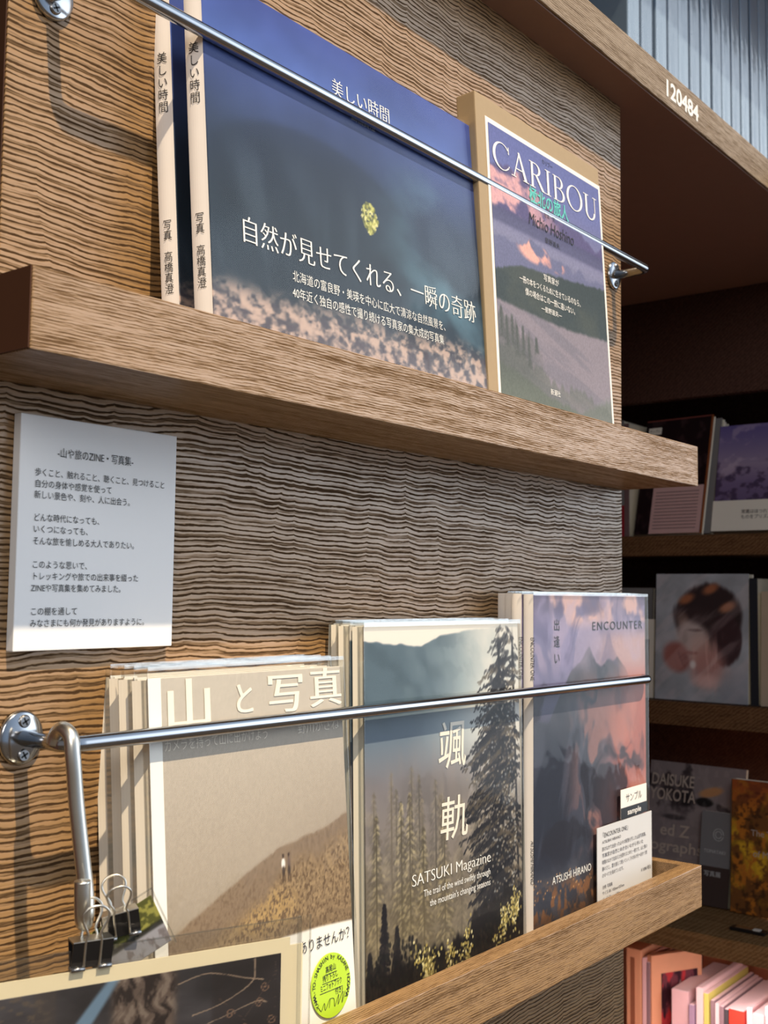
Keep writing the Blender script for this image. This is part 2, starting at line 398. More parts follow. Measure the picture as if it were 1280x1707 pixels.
def serif_word(name, word, x, z, h, w, mat, parent, y=-0.0005):
    """roman capitals with thick and thin strokes and feet"""
    polys = []; cx = 0.0
    T, t, sf = 0.105, 0.035, 0.03
    def rect(a, b, c, d): polys.append([(a, b), (c, b), (c, d), (a, d)])
    def foot(xc, yb, half, up=True):
        rect(xc - half, yb, xc + half, yb + sf) if up else rect(xc - half, yb - sf, xc + half, yb)
    def ring(ox, oy, rx, ry, ix, iy, a0, a1, dx=0.0, n=40):
        for k in range(n):
            p = a0 + (a1 - a0) * k / n; q = a0 + (a1 - a0) * (k + 1) / n
            polys.append([(ox + rx * math.cos(p), oy + ry * math.sin(p)), (ox + rx * math.cos(q), oy + ry * math.sin(q)),
                          (ox + dx + ix * math.cos(q), oy + iy * math.sin(q)), (ox + dx + ix * math.cos(p), oy + iy * math.sin(p))])
    def stem(xc, th=T): rect(xc - th / 2, 0, xc + th / 2, 1)
    for ch in word:
        o = cx
        if ch == 'C':
            ring(o + .46, .5, .44, .52, .34, .485, R(42), R(318), 0.02); polys.append([(o + .77, .70), (o + .81, .70), (o + .80, .98), (o + .77, .98)]); polys.append([(o + .78, .18), (o + .82, .22), (o + .80, .26), (o + .76, .20)]); adv = .90
        elif ch == 'A':
            polys.append([(o + .10, 0), (o + .145, 0), (o + .42, .88), (o + .40, 1.0)]); polys.append([(o + .36, 1.02), (o + .44, 1.02), (o + .80, 0), (o + .66, 0)])
            rect(o + .20, .33, o + .60, .37); foot(o + .12, 0, .12); foot(o + .73, 0, .15); adv = .90
        elif ch == 'R':
            stem(o + .17); foot(o + .17, 0, .14); foot(o + .17, 1, .13, False)
            ring(o + .34, .755, .27, .245, .165, .21, R(-90), R(90)); rect(o + .2, .965, o + .36, 1); rect(o + .2, .51, o + .36, .545)
            polys.append([(o + .32, .53), (o + .44, .53), (o + .80, .0), (o + .66, 0)]); foot(o + .76, 0, .09); adv = .84
        elif ch == 'I':
            stem(o + .17); foot(o + .17, 0, .14); foot(o + .17, 1, .14, False); adv = .40
        elif ch == 'B':
            stem(o + .17); rect(o + .05, 0, o + .40, sf); rect(o + .05, 1 - sf, o + .38, 1)
            ring(o + .36, .765, .24, .235, .135, .2, R(-90), R(90)); ring(o + .38, .27, .30, .27, .185, .235, R(-90), R(90)); rect(o + .2, .52, o + .38, .55); adv = .76
        elif ch == 'O':
            ring(o + .5, .5, .46, .52, .345, .485, 0, R(360), 0, 60); adv = 1.02
        elif ch == 'U':
            rect(o + .13, .3, o + .13 + T, 1); rect(o + .68, .3, o + .68 + t, 1); foot(o + .18, 1, .15, False); foot(o + .70, 1, .12, False)
            ring(o + .42, .32, .29, .34, .19, .285, R(180), R(360)); adv = .88
        cx += adv
    s = w / cx; bm = bmesh.new()
    for k, p in enumerate(polys):
        vs = [bm.verts.new((x + a * s, y - (k % 7) * 0.000004, z + b * h)) for a, b in p]; bm.faces.new(vs)
    me = bpy.data.meshes.new(name); bm.to_mesh(me); bm.free(); me.materials.append(mat)
    return link_obj(name, me, parent)

def sheet(name, x0, x1, z0, z1, y, mat, parent, bulge=0.0, nu=24, nv=32, seed=1, top_open=0.0):
    """thin clear film lying in front of a cover, gently buckled"""
    bm = bmesh.new(); g = []
    for j in range(nv + 1):
        row = []
        for i in range(nu + 1):
            u, v = i / nu, j / nv
            d = bulge * (float(fbm(np.array([u * 3.2]), np.array([v * 3.0]), 2, seed)[0]) - 0.3) * math.sin(math.pi * u) ** 0.5
            d += top_open * max(0, (v - 0.93) / 0.07) * math.sin(math.pi * u)
            row.append(bm.verts.new((x0 + (x1 - x0) * u, y - max(d, 0), z0 + (z1 - z0) * v)))
        g.append(row)
    for j in range(nv):
        for i in range(nu): bm.faces.new((g[j][i], g[j][i + 1], g[j + 1][i + 1], g[j + 1][i]))
    return bm_obj(name, bm, mat, parent, smooth=True)

def struct(o): o['kind'] = 'structure'; return o

# ------------------------------------------------------------------ structure
struct(box('wall_back', -0.6895, 0.0, 0.0, 0.34, -1.35, 0.3525, PANEL, bevel=0.0008))
struct(box('side_shade_1', -0.6903, -0.6896, 0.0008, 0.34, -1.35, 0.3520, plain('painted_side_shade', (66, 42, 28), 0.6, spec=.25)))  # dark sheet, paints shade onto the panel's left side
FLOORM = wood('floor_wood', (70, 60, 50), (52, 44, 36), pitch=0.03, bands=0.3, rough=0.5)
struct(box('floor', -6.0, 6.0, -6.0, 2.0, -1.40, -1.35, FLOORM))
struct(box('wall_rear', -3.0, 3.0, 0.62, 0.70, -1.35, 1.6, DARK))

# ------------------------------------------------------------------ big shelf board that runs over the panel, plus unseen boards added against the sun
sb = root('shelf_board', 'thick brown wooden shelf board over the wall panel, numbered 120484 on its front edge', 'shelf', (0, 0, 0.3525))
bm = bmesh.new(); add_box(bm, -1.3, 1.05, -0.0389, 0.60, 0.0, 0.0368, 0.0012); bm_obj('board', bm, SLAB, sb)
UNDER = plain('brown_underside', (140, 112, 102), 0.55, spec=.3)
box('underside_veneer', -1.3, 1.045, -0.036, 0.595, -0.0012, 0.0004, UNDER, sb)
box('back_board', -0.9, 1.045, 0.235, 0.25, 0.0368, 0.34, MATTBLACK, sb)
box('sun_shade_board', -0.9, 1.045, -0.15, 0.25, 0.34, 0.37, SLAB, sb)  # unseen board added to keep the sun off the volumes
box('sun_block_board', 0.365, 1.05, -0.60, -0.0391, 0.0, 0.0368, SLAB, sb, bevel=0.0012)  # unseen board added to block sun from the bookcase
text('shelf_number', '120484', 0.0185, 0.0095, 0.0238, INK_W, sb, y=-0.0393, w=0.080, weight=0.026)

# ------------------------------------------------------------------ bookcase at the right, facing left
bc = root('bookcase', 'dark brown corner bookcase with books behind the right edge of the panel', 'bookcase', (0.70, 0.2, -1.35))
def bcb(name, x0, x1, y0, y1, z0, z1, m): return box(name, x0 - .70, x1 - .70, y0 - .2, y1 - .2, z0 + 1.35, z1 + 1.35, m, bc, bevel=0.001)
bcb('back_panel', 0.98, 1.0, -0.22, 0.60, -1.349, 0.350, DARK)
bcb('header_board', 0.705, 0.725, -0.22, 0.60, 0.182, 0.3508, DARK)
bcb('side_panel', 0.70, 0.98, 0.575, 0.60, -1.349, 0.180, DARK)
bcb('side_panel', 0.70, 0.98, -0.22, -0.196, -1.349, 0.180, DARK)
bcb('shelf', 0.70, 0.979, -0.195, 0.574, -0.0745, -0.0415, CASE)
bcb('shelf', 0.685, 0.979, -0.195, 0.574, -0.3440, -0.3070, CASE)
bcb('shelf', 0.535, 0.979, -0.195, 0.574, -0.6420, -0.6125, SHELFTOP)
bcb('lower_back', 0.93, 0.945, -0.195, 0.574, -1.30, -0.6425, PINKLIT)
bcb('base_board', 0.42, 0.979, -0.195, 0.574, -0.945, -0.925, PINKLIT)

# ------------------------------------------------------------------ two picture ledges on the panel
XL, LS, LH, LT = -0.7215, -0.0784, 0.0374, 0.0150
def ledge(name, label, z):
    r = root(name, label, 'ledge', (XL, 0, z))
    W = -XL
    box('front_board', 0, W, LS, LS + LT, -LH, 0, LEDGE, r, bevel=0.0009)
    box('base_board', 0.0005, W - 0.0005, LS + LT, -0.0003, -LH + 0.0002, -LH + 0.0100, LEDGE, r)
    box('end_board', 0.0, 0.012, LS + LT, -0.0003, -LH + 0.0100, -0.0002, LEDGE, r)
    box('end_board', W - 0.012, W, LS + LT, -0.0003, -LH + 0.0100, -0.0002, LEDGE, r)
    box('end_shade', -0.0007, 0.0, LS + 0.0006, -0.0003, -LH + 0.0005, -0.0004, ENDSHADE, r)  # thin dark sheet that paints the shade on the ledge's left end
    return r
ENDSHADE = plain('painted_end_shade', (74, 46, 30), 0.6, spec=.25)
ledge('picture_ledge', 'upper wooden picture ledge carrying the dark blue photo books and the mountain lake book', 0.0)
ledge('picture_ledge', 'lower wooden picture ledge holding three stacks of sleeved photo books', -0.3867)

# ------------------------------------------------------------------ chrome guard rails
def flange(parent, x, z, H=0.0138, Wd=0.0126):
    bm = bmesh.new(); n = 40; prof = [(1.0, 0.0), (1.0, 0.0016), (0.97, 0.0027), (0.90, 0.0033), (0.6, 0.0042), (0.3, 0.0048), (0.0, 0.005)]
    rings = []
    for s, h in prof[:-1]:
        rings.append([bm.verts.new((x + Wd * s * math.cos(2 * math.pi * k / n), -h, z + H * s * math.sin(2 * math.pi * k / n))) for k in range(n)])
    for a, b in zip(rings, rings[1:]):
        for k in range(n): bm.faces.new((a[k], a[(k + 1) % n], b[(k + 1) % n], b[k]))
    bm.faces.new(rings[0][::-1]); c = bm.verts.new((x, -0.005, z))
    for k in range(n): bm.faces.new((rings[-1][k], rings[-1][(k + 1) % n], c))
    f = bm_obj('flange', bm, CHROME, parent, smooth=True)
    for sg in (-1, 1):
        zz = z + sg * 0.0084; bm = bmesh.new(); m = 20; prev = None
        for r_, h in ((0.0033, 0.0030), (0.0033, 0.0046), (0.0027, 0.0053)):
            ring = [bm.verts.new((x + r_ * math.cos(2 * math.pi * k / m), -h, zz + r_ * math.sin(2 * math.pi * k / m))) for k in range(m)]
            if prev:
                for k in range(m): bm.faces.new((prev[k], prev[(k + 1) % m], ring[(k + 1) % m], ring[k]))
            prev = ring
        bm.faces.new(prev)
        s = bm_obj('screw', bm, SCREWM, f)
        bm = bmesh.new(); a = 0.5
        for q in (a, a + math.pi / 2):
            dx, dz = math.cos(q), math.sin(q); nx, nz = -dz * .0005, dx * .0005; L_ = .0021
            bm.faces.new([bm.verts.new((x + sx * dx * L_ + sn * nx, -0.00535, zz + sx * dz * L_ + sn * nz)) for sx, sn in ((-1, -1), (1, -1), (1, 1), (-1, 1))])
        bm_obj('cross_recess', bm, BLACK, s)
    return f
def rail(label, xl, zl, xr, zr, y):
    r = root('guard_rail', label, 'rail', (0, 0, 0))
    tube('rod', fillet([(xl, -0.003, zl), (xl, y, zl), (xr, y, zr), (xr, -0.003, zr)], 0.0085), 0.0040, CHROME, r, segs=20)
    flange(r, xl, zl); flange(r, xr, zr); return r
rail('upper chrome guard rail across the dark blue photo book and the mountain lake book', -0.6645, 0.1735, -0.0182, 0.1735, -0.0370)
rail('lower chrome guard rail across the beige, forest and red mountain books', -0.6680, -0.2163, -0.0260, -0.2180, -0.0405)

# ------------------------------------------------------------------ the white sign on the panel
sg = root('sign_board', 'white foam board sign printed with Japanese lines, on the panel between the ledges', 'sign', (-0.6775, -0.0061, -0.1728))
box('board', 0, 0.1023, 0, 0.0060, 0, 0.12, SIGNB, sg, bevel=0.0006)
SW = 0.004
text('heading', '-山や旅のZINE・写真集-', 0.0220, 0.1000, 0.0056, INK_K, sg, w=0.0490)
for nm, s, z_, w_ in (('line', '歩くこと、触れること、聴くこと、見つけること', .0893, .0845), ('line', '自分の身体や感覚を使って', .0834, .0475), ('line', '新しい景色や、刻や、人に出会う。', .0777, .0605),
                   ('line', 'どんな時代になっても、', .0661, .0400), ('line', 'いくつになっても、', .0602, .0330), ('line', 'そんな旅を愉しめる大人でありたい。', .0541, .0640),
                   ('line', 'このような思いで、', .0421, .0330), ('line', 'トレッキングや旅での出来事を綴った', .0362, .0665), ('line', 'ZINEや写真集を集めてみました。', .0302, .0560),
                   ('line', 'この棚を通して', .0183, .0275), ('line', 'みなさまにも何か発見がありますように。', .0123, .0725)):
    text('text_line', s, 0.0089, z_, 0.0044, INK_K, sg, w=w_)

# ------------------------------------------------------------------ photo books
def book_body(r, W, H, T, spine_mat, pages, hard=0.0008, back=WHITE, spine_w=None):
    bm = bmesh.new(); a = 0.0036 * T / 0.008 if spine_mat is None else 0.0
    lo_ = [bm.verts.new((x, y, 0.0008)) for x, y in ((0.0004, 0.0009), (W - 0.001, 0.0009), (W - 0.001, T - 0.0009), (0.0004 - a, T - 0.0009))]
    hi_ = [bm.verts.new((v.co.x, v.co.y, H - 0.0008)) for v in lo_]
    bm.faces.new(lo_[::-1]); bm.faces.new(hi_)
    for k in range(4): bm.faces.new((lo_[k], lo_[(k + 1) % 4], hi_[(k + 1) % 4], hi_[k]))
    bm_obj('page_block', bm, pages, r)
    box('back_cover', 0.0, W, T - 0.0008, T, 0.0, H, back, r)
    if spine_mat:
        bm = bmesh.new(); n = 8; bul = 0.32 * T
        pr = [(0.0006 - bul * math.sin(0.5 * math.pi * k / n) ** 1.1, T * k / n) for k in range(n + 1)] + [(0.003, T), (0.003, 0.0004)]
        lo_ = [bm.verts.new((x, y, 0)) for x, y in pr]; hi_ = [bm.verts.new((x, y, H)) for x, y in pr]
        bm.faces.new(lo_[::-1]); bm.faces.new(hi_); m = len(pr)
        for k in range(m): bm.faces.new((lo_[k], lo_[(k + 1) % m], hi_[(k + 1) % m], hi_[k]))
        bm_obj('spine', bm, spine_mat, r)

# --- dark blue photo book
def paint_blue():
    A = Art(300, 250, (50, 58, 80)); u, v = A.u, A.v
    A.vgrad([(0, (110, 96, 92)), (.17, (78, 78, 88)), (.24, (46, 56, 68)), (.45, (40, 52, 66)), (.62, (46, 58, 84)), (.78, (58, 72, 124)), (.84, (74, 96, 160)), (1, (66, 80, 150))])
    n = fbm(u * 5, v * 7, 5, 2); A.a *= (0.82 + 0.36 * n)[..., None]
    A.mix(sstep(.66, .56, np.sqrt(((u - .33) / .55) ** 2 + ((v - .53) / .28) ** 2)) * .35, (30, 36, 46))
    mist = sstep(.45, .75, fbm(u * 4 + v * 3, v * 5 - u, 5, 8)) * sstep(.45, .8, u) * sstep(.18, .32, v) * sstep(.80, .62, v)
    A.mix(mist * .75, (96, 134, 154))
    mist2 = sstep(.5, .8, fbm(u * 9, v * 3 + u * 4, 4, 12)) * sstep(.12, .3, v) * sstep(.7, .5, v)
    A.mix(mist2 * .25, (104, 122, 140))
    g = .5 * fbm(u * 34, v * 40, 4, 4) + .5 * fbm(u * 70, v * 90, 3, 44); line = .245 + .03 * u + .03 * (fbm(u * 6, u * 0, 3, 6) - .5)
    A.mix(sstep(.02, -.05, v - line) * sstep(.34, .64, g) * .85, (208, 180, 166)); A.mix(sstep(.0, -.04, v - line) * sstep(.50, .30, g) * .6, (92, 82, 92))
    A.mix(sstep(.0, -.15, v - .13) * sstep(.4, .7, fbm(u * 14, v * 22, 3, 21)) * .6, (120, 132, 150))
    rr = random.Random(3)
    for k in range(190):
        t = rr.random(); ww = .030 * math.sin(math.pi * min(1, t * .85 + .12))
        A.dab(.514 + rr.uniform(-1, 1) * ww, .50 + .085 * (1 - t), .0045, .0050, rr.choice([(196, 196, 112), (150, 150, 70), (226, 220, 150), (92, 96, 52)]), .9)
    return A
def make_blue(label, loc):
    W, H, T = 0.2810, 0.2425, 0.0108
    r = root('photo_book', label, 'book', loc, (-R(5.0), 0, 0), 'dark blue landscape photo books')
    book_body(r, W, H, T, SPINEW, PAGES)
    art_panel('front_cover', paint_blue(), 0.0006, W, 0, H, 0.0, ARTG, r, thick=0.0009)
    text('cover_title', '美しい時間', 0.1118, 0.2075, 0.0130, INK_W, r, w=0.0596, weight=-0.012, contrast=.012)
    text('author_name', '高橋真澄', 0.1303, 0.1960, 0.0062, INK_GREY, r, w=0.0249, weight=-0.01)
    text('cover_slogan', '自然が見せてくれる、一瞬の奇跡', 0.0236, 0.0857, 0.0178, INK_W, r, w=0.2376, weight=-0.014, contrast=.014)
    text('cover_blurb', '北海道の富良野・美瑛を中心に広大で清涼な自然風景を、', 0.0661, 0.0712, 0.0076, INK_W, r, w=0.1573, weight=-0.004)
    text('cover_blurb', '40年近く独自の感性で撮り続ける写真家の集大成的写真集', 0.0655, 0.0608, 0.0076, INK_W, r, w=0.1554, weight=-0.004)
    text('spine_title', vstack('美しい時間'), -0.0083, 0.1905, 0.0074, INK_K, r, y=-0.0008, face='left', line=1.02, sx=0.85)
    text('spine_author', vstack('写真　高橋真澄'), -0.0078, 0.0900, 0.0066, INK_K, r, y=-0.0008, face='left', line=.95, sx=0.8)
    sheet('shrink_wrap', 0.0004, W, 0.001, H + .0005, -0.0011, SLEEVE, r, bulge=0.0006, seed=4)
    return r
z_up = -0.0263
make_blue('dark blue landscape photo book with small lit tree, front one of the pair', (-0.5888, -0.0515, z_up))
make_blue('dark blue landscape photo book mostly hidden behind its twin, pale spine showing', (-0.5915, -0.0275, z_up))

# --- boxed book with mountain lake print
def paint_caribou():
    A = Art(230, 330, (96, 104, 160)); u, v = A.u, A.v
    A.vgrad([(0, (112, 122, 116)), (.10, (96, 104, 100)), (.16, (118, 118, 128)), (.32, (140, 134, 146)), (.36, (72, 80, 82)), (.50, (66, 76, 80)), (.52, (100, 106, 136)), (.64, (128, 130, 160)), (.72, (116, 118, 154)), (.88, (104, 112, 166)), (1, (98, 106, 160))])
    n = fbm(u * 5, v * 9, 5, 3)
    m = A.below([0, .1, .25, .42, .6, .8, 1], [.84, .87, .89, .84, .79, .77, .75], .008, .03, 14, 5) * sstep(.69, .72, v)
    A.mix(m, (92, 88, 128)); A.mix(m * sstep(.45, .65, fbm(u * 9 + v * 6, v * 16, 4, 7)) * sstep(.75, .2, u), (210, 164, 170))
    A.mix(sstep(.73, .715, v) * sstep(.66, .68, v) * .8, (84, 86, 118))
    m = A.below([0, .1, .2, .3, .45, .55, .7, 1], [.60, .63, .61, .66, .645, .625, .62, .61], .006, .025, 16, 9) * sstep(.47, .50, v)
    A.mix(m, (108, 112, 144)); A.mix(m * A.blob(.33, .62, .13, .04) * sstep(.4, .6, fbm(u * 12 + v * 9, v * 20, 3, 3)), (226, 170, 162)); A.mix(m * A.blob(.52, .605, .08, .025) * sstep(.4, .55, fbm(u * 14 + v * 9, v * 20, 3, 5)) * .9, (220, 160, 152))
    m = A.below([0, .2, .5, .8, 1], [.50, .545, .565, .585, .60], .006, .006) * (1 - A.below([0, .3, .6, 1], [.40, .39, .385, .40], .008, .006))
    A.mix(m, (66, 76, 80)); A.mix(m * sstep(.4, .7, n) * .5, (86, 92, 88))
    m = A.below([0, .3, .6, 1], [.40, .39, .385, .40], .008, .004); A.mix(m, (136, 130, 142)); A.mix(m * sstep(.42, .6, fbm(u * 2, v * 26 + u * 6, 3, 2)) * .5, (112, 112, 126))
    m = A.below([0, .15, .4, .7, 1], [.19, .17, .12, .09, .17], .01, .01); A.mix(m, (104, 112, 106))
    m = A.below([.35, .6, 1], [.0, .06, .19], .01, .008) * (u > .3); A.mix(m * .5, (126, 130, 134))
    m = A.below([0, .15, .35, .5, .75, 1], [.26, .245, .20, .16, .17, .12], .01, .03, 40, 7); A.mix(m * .55 * sstep(.02, .16, v), (96, 104, 98))
    fr = A.below([0, .08, .16, .26, .36, .5, 1], [.36, .345, .325, .29, .25, .18, .10], .012, .05, 34, 12); A.mix(fr * sstep(.10, .2, v) * sstep(.46, .2, u) * .5, (84, 90, 90))
    for k, (uu, vv, w_) in enumerate([(.03, .375, .022), (.07, .35, .022), (.115, .36, .02), (.15, .33, .02), (.20, .335, .018), (.245, .30, .018), (.31, .31, .014)]):
        A.conifer(uu, vv - (.10 if uu < .3 else .05), vv, w_ * 1.8, (82, 88, 88), .6, seed=k, al=.24)
    A.speckle(.08)
    return A
r = root('boxed_book', 'tan cardboard boxed book with white bordered print of mountains above a lake', 'book', (-0.3150, -0.0520, z_up), (-R(3.6), 0, 0))
Wc, Hc, Tc = 0.2000, 0.2690, 0.0170
box('slipcase', 0, Wc, 0, Tc, 0, Hc, TAN, r, bevel=0.0012)
pz = 0.02
prt = box('cover_print', 0.0125, Wc - 0.0006, -0.0006, 0.0002, 0.012, 0.2530, WHITE, r)
art_panel('lake_picture', paint_caribou(), 0.0158, Wc - 0.0040, 0.0155, 0.2490, -0.0008, ART, r)
serif_word('cover_title', 'CARIBOU', 0.0195, 0.2160, 0.0215, 0.1720, INK_W, r, y=-0.0012)
text('kana_reading', 'カリブー', 0.0960, 0.2415, 0.0050, INK_K, r, y=-0.0012, w=.017)
text('cover_subtitle', '極北の旅人', 0.0725, 0.2030, 0.0145, INK_TEAL, r, y=-0.0012, w=0.0640, weight=.018)
text('small_print', '写真・文', 0.0950, 0.1955, 0.0045, INK_DK, r, y=-0.0012)
text('signature', 'Michio Hoshino', 0.0690, 0.1825, 0.0150, INK_K, r, y=-0.0012, w=0.0730, weight=-.004, shear=.15)
text('author_name', '星野道夫', 0.0940, 0.1735, 0.0052, INK_K, r, y=-0.0012, w=.024)
text('cover_quote', '写真家が', 0.0880, 0.1400, 0.0064, INK_W, r, y=-0.0012, w=.0245)
text('cover_quote', '一冊の本をつくるために生きているのなら、', 0.0500, 0.1305, 0.0064, INK_W, r, y=-0.0012, w=.0985)
text('cover_quote', '僕の場合はこの一冊に違いない。', 0.0580, 0.1215, 0.0064, INK_W, r, y=-0.0012, w=.0800)
text('cover_quote', '―星野道夫―', 0.0820, 0.1135, 0.0050, INK_W, r, y=-0.0012, w=.0330)
text('publisher_name', '新潮社', 0.0895, 0.0458, 0.0055, INK_W, r, y=-0.0012, w=.0155)

# --- beige mountain hiking book
z_lo = -0.4133
def paint_yama():
    A = Art(240, 340, (186, 176, 164)); u, v = A.u, A.v
    A.vgrad([(0, (150, 138, 122)), (.35, (150, 139, 124)), (.55, (166, 154, 139)), (.80, (180, 170, 157)), (1, (190, 182, 170))])
    A.mix(sstep(.85, .5, v) * sstep(.5, 1, u) * .25, (140, 126, 110))
    far = A.below([0, .5, .75, .92, 1], [.2, .3, .44, .56, .60], .02, .006); A.mix(far * .3, (136, 118, 100))
    hx_ = [0, .14, .30, .50, .60, .72, .85, 1.0]; hy_ = [.38, .425, .47, .525, .548, .56, .572, .60]
    m = A.below(hx_, hy_, .006, .004, 30)
    A.mix(m * .85, (128, 108, 88)); tex = fbm(u * 70, v * 110, 4, 5); tx2 = fbm(u * 150, v * 130, 3, 15)
    near = A.below([0, .3, .52, .62, .70, .8, 1], [.30, .38, .43, .50, .515, .505, .56], .03, .012); A.mix(near * .75, (138, 116, 88))
    A.mix(near * sstep(.45, .62, tex) * .6, (168, 144, 110)); A.mix(near * sstep(.50, .34, tx2) * .65, (88, 70, 54)); A.mix(m * (1 - near) * sstep(.5, .7, tx2) * .4, (98, 80, 64))
    A.mix(near * A.blob(.52, .40, .16, .05, .6) * sstep(.4, .6, tx2) * .5, (196, 160, 96)); A.mix(m * sstep(.40, .26, v) * .45, (92, 76, 60))
    for hx, hc in ((.622, (232, 228, 224)), (.652, (110, 92, 82))):
        A.dab(hx, .508, .011, .014, hc); A.dab(hx, .488, .009, .014, (72, 60, 52)); A.dab(hx, .527, .006, .006, (66, 50, 42)); A.dab(hx - .004, .470, .004, .013, (84, 68, 54)); A.dab(hx + .006, .470, .004, .013, (92, 74, 58))
    A.speckle(.05)
    ob = A.below([0, .45, .60, .8, 1], [.27, .30, .328, .325, .315], .004); A.mix(ob, (244, 240, 232))
    return A
def make_yama(label):
    W, H, T = 0.1545, 0.2262, 0.0092
    r = root('hiking_book', label, 'book', (-0.6138, -0.0515, z_lo), (-R(4.8), 0, 0), 'beige hiking books at the left end of the lower ledge')
    book_body(r, W, H, T, None, PAGESG)
    art_panel('front_cover', paint_yama(), 0.0, W, 0, H, 0.0, ARTM, r, thick=0.0008)
    box('cover_fold', -0.0002, 0.0085, -0.0003, 0.0002, 0.0, H, WHITE, r)
    kw = dict(weight=0.000, contrast=.024)
    text('cover_title', '山', 0.0095, 0.2000, 0.0300, INK_CREAM, r, w=0.0290, **kw)
    text('cover_title', 'と', 0.0600, 0.2040, 0.0200, INK_CREAM, r, w=0.0120, **kw)
    text('cover_title', '写', 0.0870, 0.2030, 0.0255, INK_CREAM, r, w=0.0285, **kw)
    text('cover_title', '真', 0.1240, 0.2045, 0.0255, INK_CREAM, r, w=0.0280, **kw)
    text('cover_subtitle', 'カメラを持って山に出かけよう', 0.0093, 0.1876, 0.0070, INK_CREAM, r, w=0.0768, weight=-.01)
    text('author_name', '野川かさね', 0.1125, 0.1880, 0.0080, INK_CREAM, r, w=0.0375, weight=-.01)
    text('wrapper_text', 'ありませんか？', 0.1060, 0.0618, 0.0082, INK_K, r, w=0.0440, y=-.0006)
    bm = bmesh.new(); n = 48; c = [bm.verts.new((0.1315 + 0.0175 * math.cos(2 * math.pi * k / n), -0.0012, 0.0385 + 0.0182 * math.sin(2 * math.pi * k / n))) for k in range(n)]
    d = [bm.verts.new((v.co.x, -0.0003, v.co.z)) for v in c]; bm.faces.new(c)
    for k in range(n): bm.faces.new((c[k], c[(k + 1) % n], d[(k + 1) % n], d[k]))
    st = bm_obj('sticker', bm, LIME, r); st['label'] = 'round lime green sticker'
    ring = 'YAMA-TO-SHASHIN by KASANE NOGAWA'
    bm = bmesh.new()
    for k, ch in enumerate(ring):
        if ch == ' ': continue
        co, fs = glyphs(ch, 0.012, align='CENTER'); a = R(214) - R(248) * k / (len(ring) - 1)
        t = a - math.pi / 2; s = 0.0036
        vs = [bm.verts.new((0.1315 + 0.0144 * math.cos(a) + (p[0] * math.cos(t) - p[1] * math.sin(t)) * s, -0.0014, 0.0385 + 0.0150 * math.sin(a) + (p[0] * math.sin(t) + p[1] * math.cos(t)) * s)) for p in co]
        for f in fs:
            try: bm.faces.new([vs[i] for i in f])
            except ValueError: pass
    bm_obj('ring_lettering', bm, INK_K, st)
    for s, xx, zz, ww in (('高尾山', .1268, .0464, .0090), ('撮り下ろし', .1240, .0418, .0135), ('ミニフォトブック', .1215, .0367, .0190), ('付き♪', .1345, .0325, .0070)):
        text('sticker_text', s, xx, zz, 0.0042, INK_K, st, w=ww, y=-.0014, rot=.06, weight=.006)
        if ww > .008: box('underline', xx - .0005, xx + ww + .001, -.0014, -.0012, zz - .0012, zz - .0009, INK_K, st)
    bm = bmesh.new()
    for pts in ([(.119, .0290), (.1215, .0262), (.1245, .0300), (.1250, .0258), (.1295, .0312), (.1285, .0262)], [(.1295, .0312), (.1330, .0305), (.1335, .0258), (.1375, .0318), (.1365, .0262), (.1400, .0312), (.1415, .0322), (.1400, .0262), (.1435, .0322)]):
        add_tube(bm, smooth_path([(a, -.0014, b) for a, b in pts], 4), 0.00016, 5)
    bm_obj('mountain_sketch', bm, INK_K, st)
    sv = sheet('plastic_sleeve', -0.0012, W + .0020, 0.0, H + .0060, -0.0019, SLEEVE, r, bulge=0.0007, seed=11, top_open=.0)
    bm = bmesh.new(); add_box(bm, -0.0013, -0.0011, -0.0017, T, 0, H + .004); add_box(bm, W + .0018, W + .0021, -.0017, T, 0, H + .006); add_box(bm, -.0012, W + .0020, -.0019, -.0016, H + .0040, H + .0062); bm_obj('sleeve_seam', bm, SLEEVE_S, sv)
    return r
def stack(r, labels, dy, dx, dz=None, lean=None, thick=None):
    for k, lab in enumerate(labels):
        c = copy_tree(r); c['label'] = lab
        c.location.y = r.location.y + dy * (k + 1); c.location.x = r.location.x + dx[k]; c.location.z = r.location.z + (dz[k] if dz else 0)
        if lean: c.rotation_euler.x = -R(lean[k])
yam = make_yama('beige book with hikers on a foggy slope and round lime sticker')
stack(yam, ['beige hiking book in clear sleeve directly behind the front copy of the left stack', 'beige hiking book third from the front of the left stack on the lower ledge', 'beige hiking book resting against the panel, rearmost of the left stack'], 0.0099, [-.0010, .0005, -.0010], [0, 0, 0])

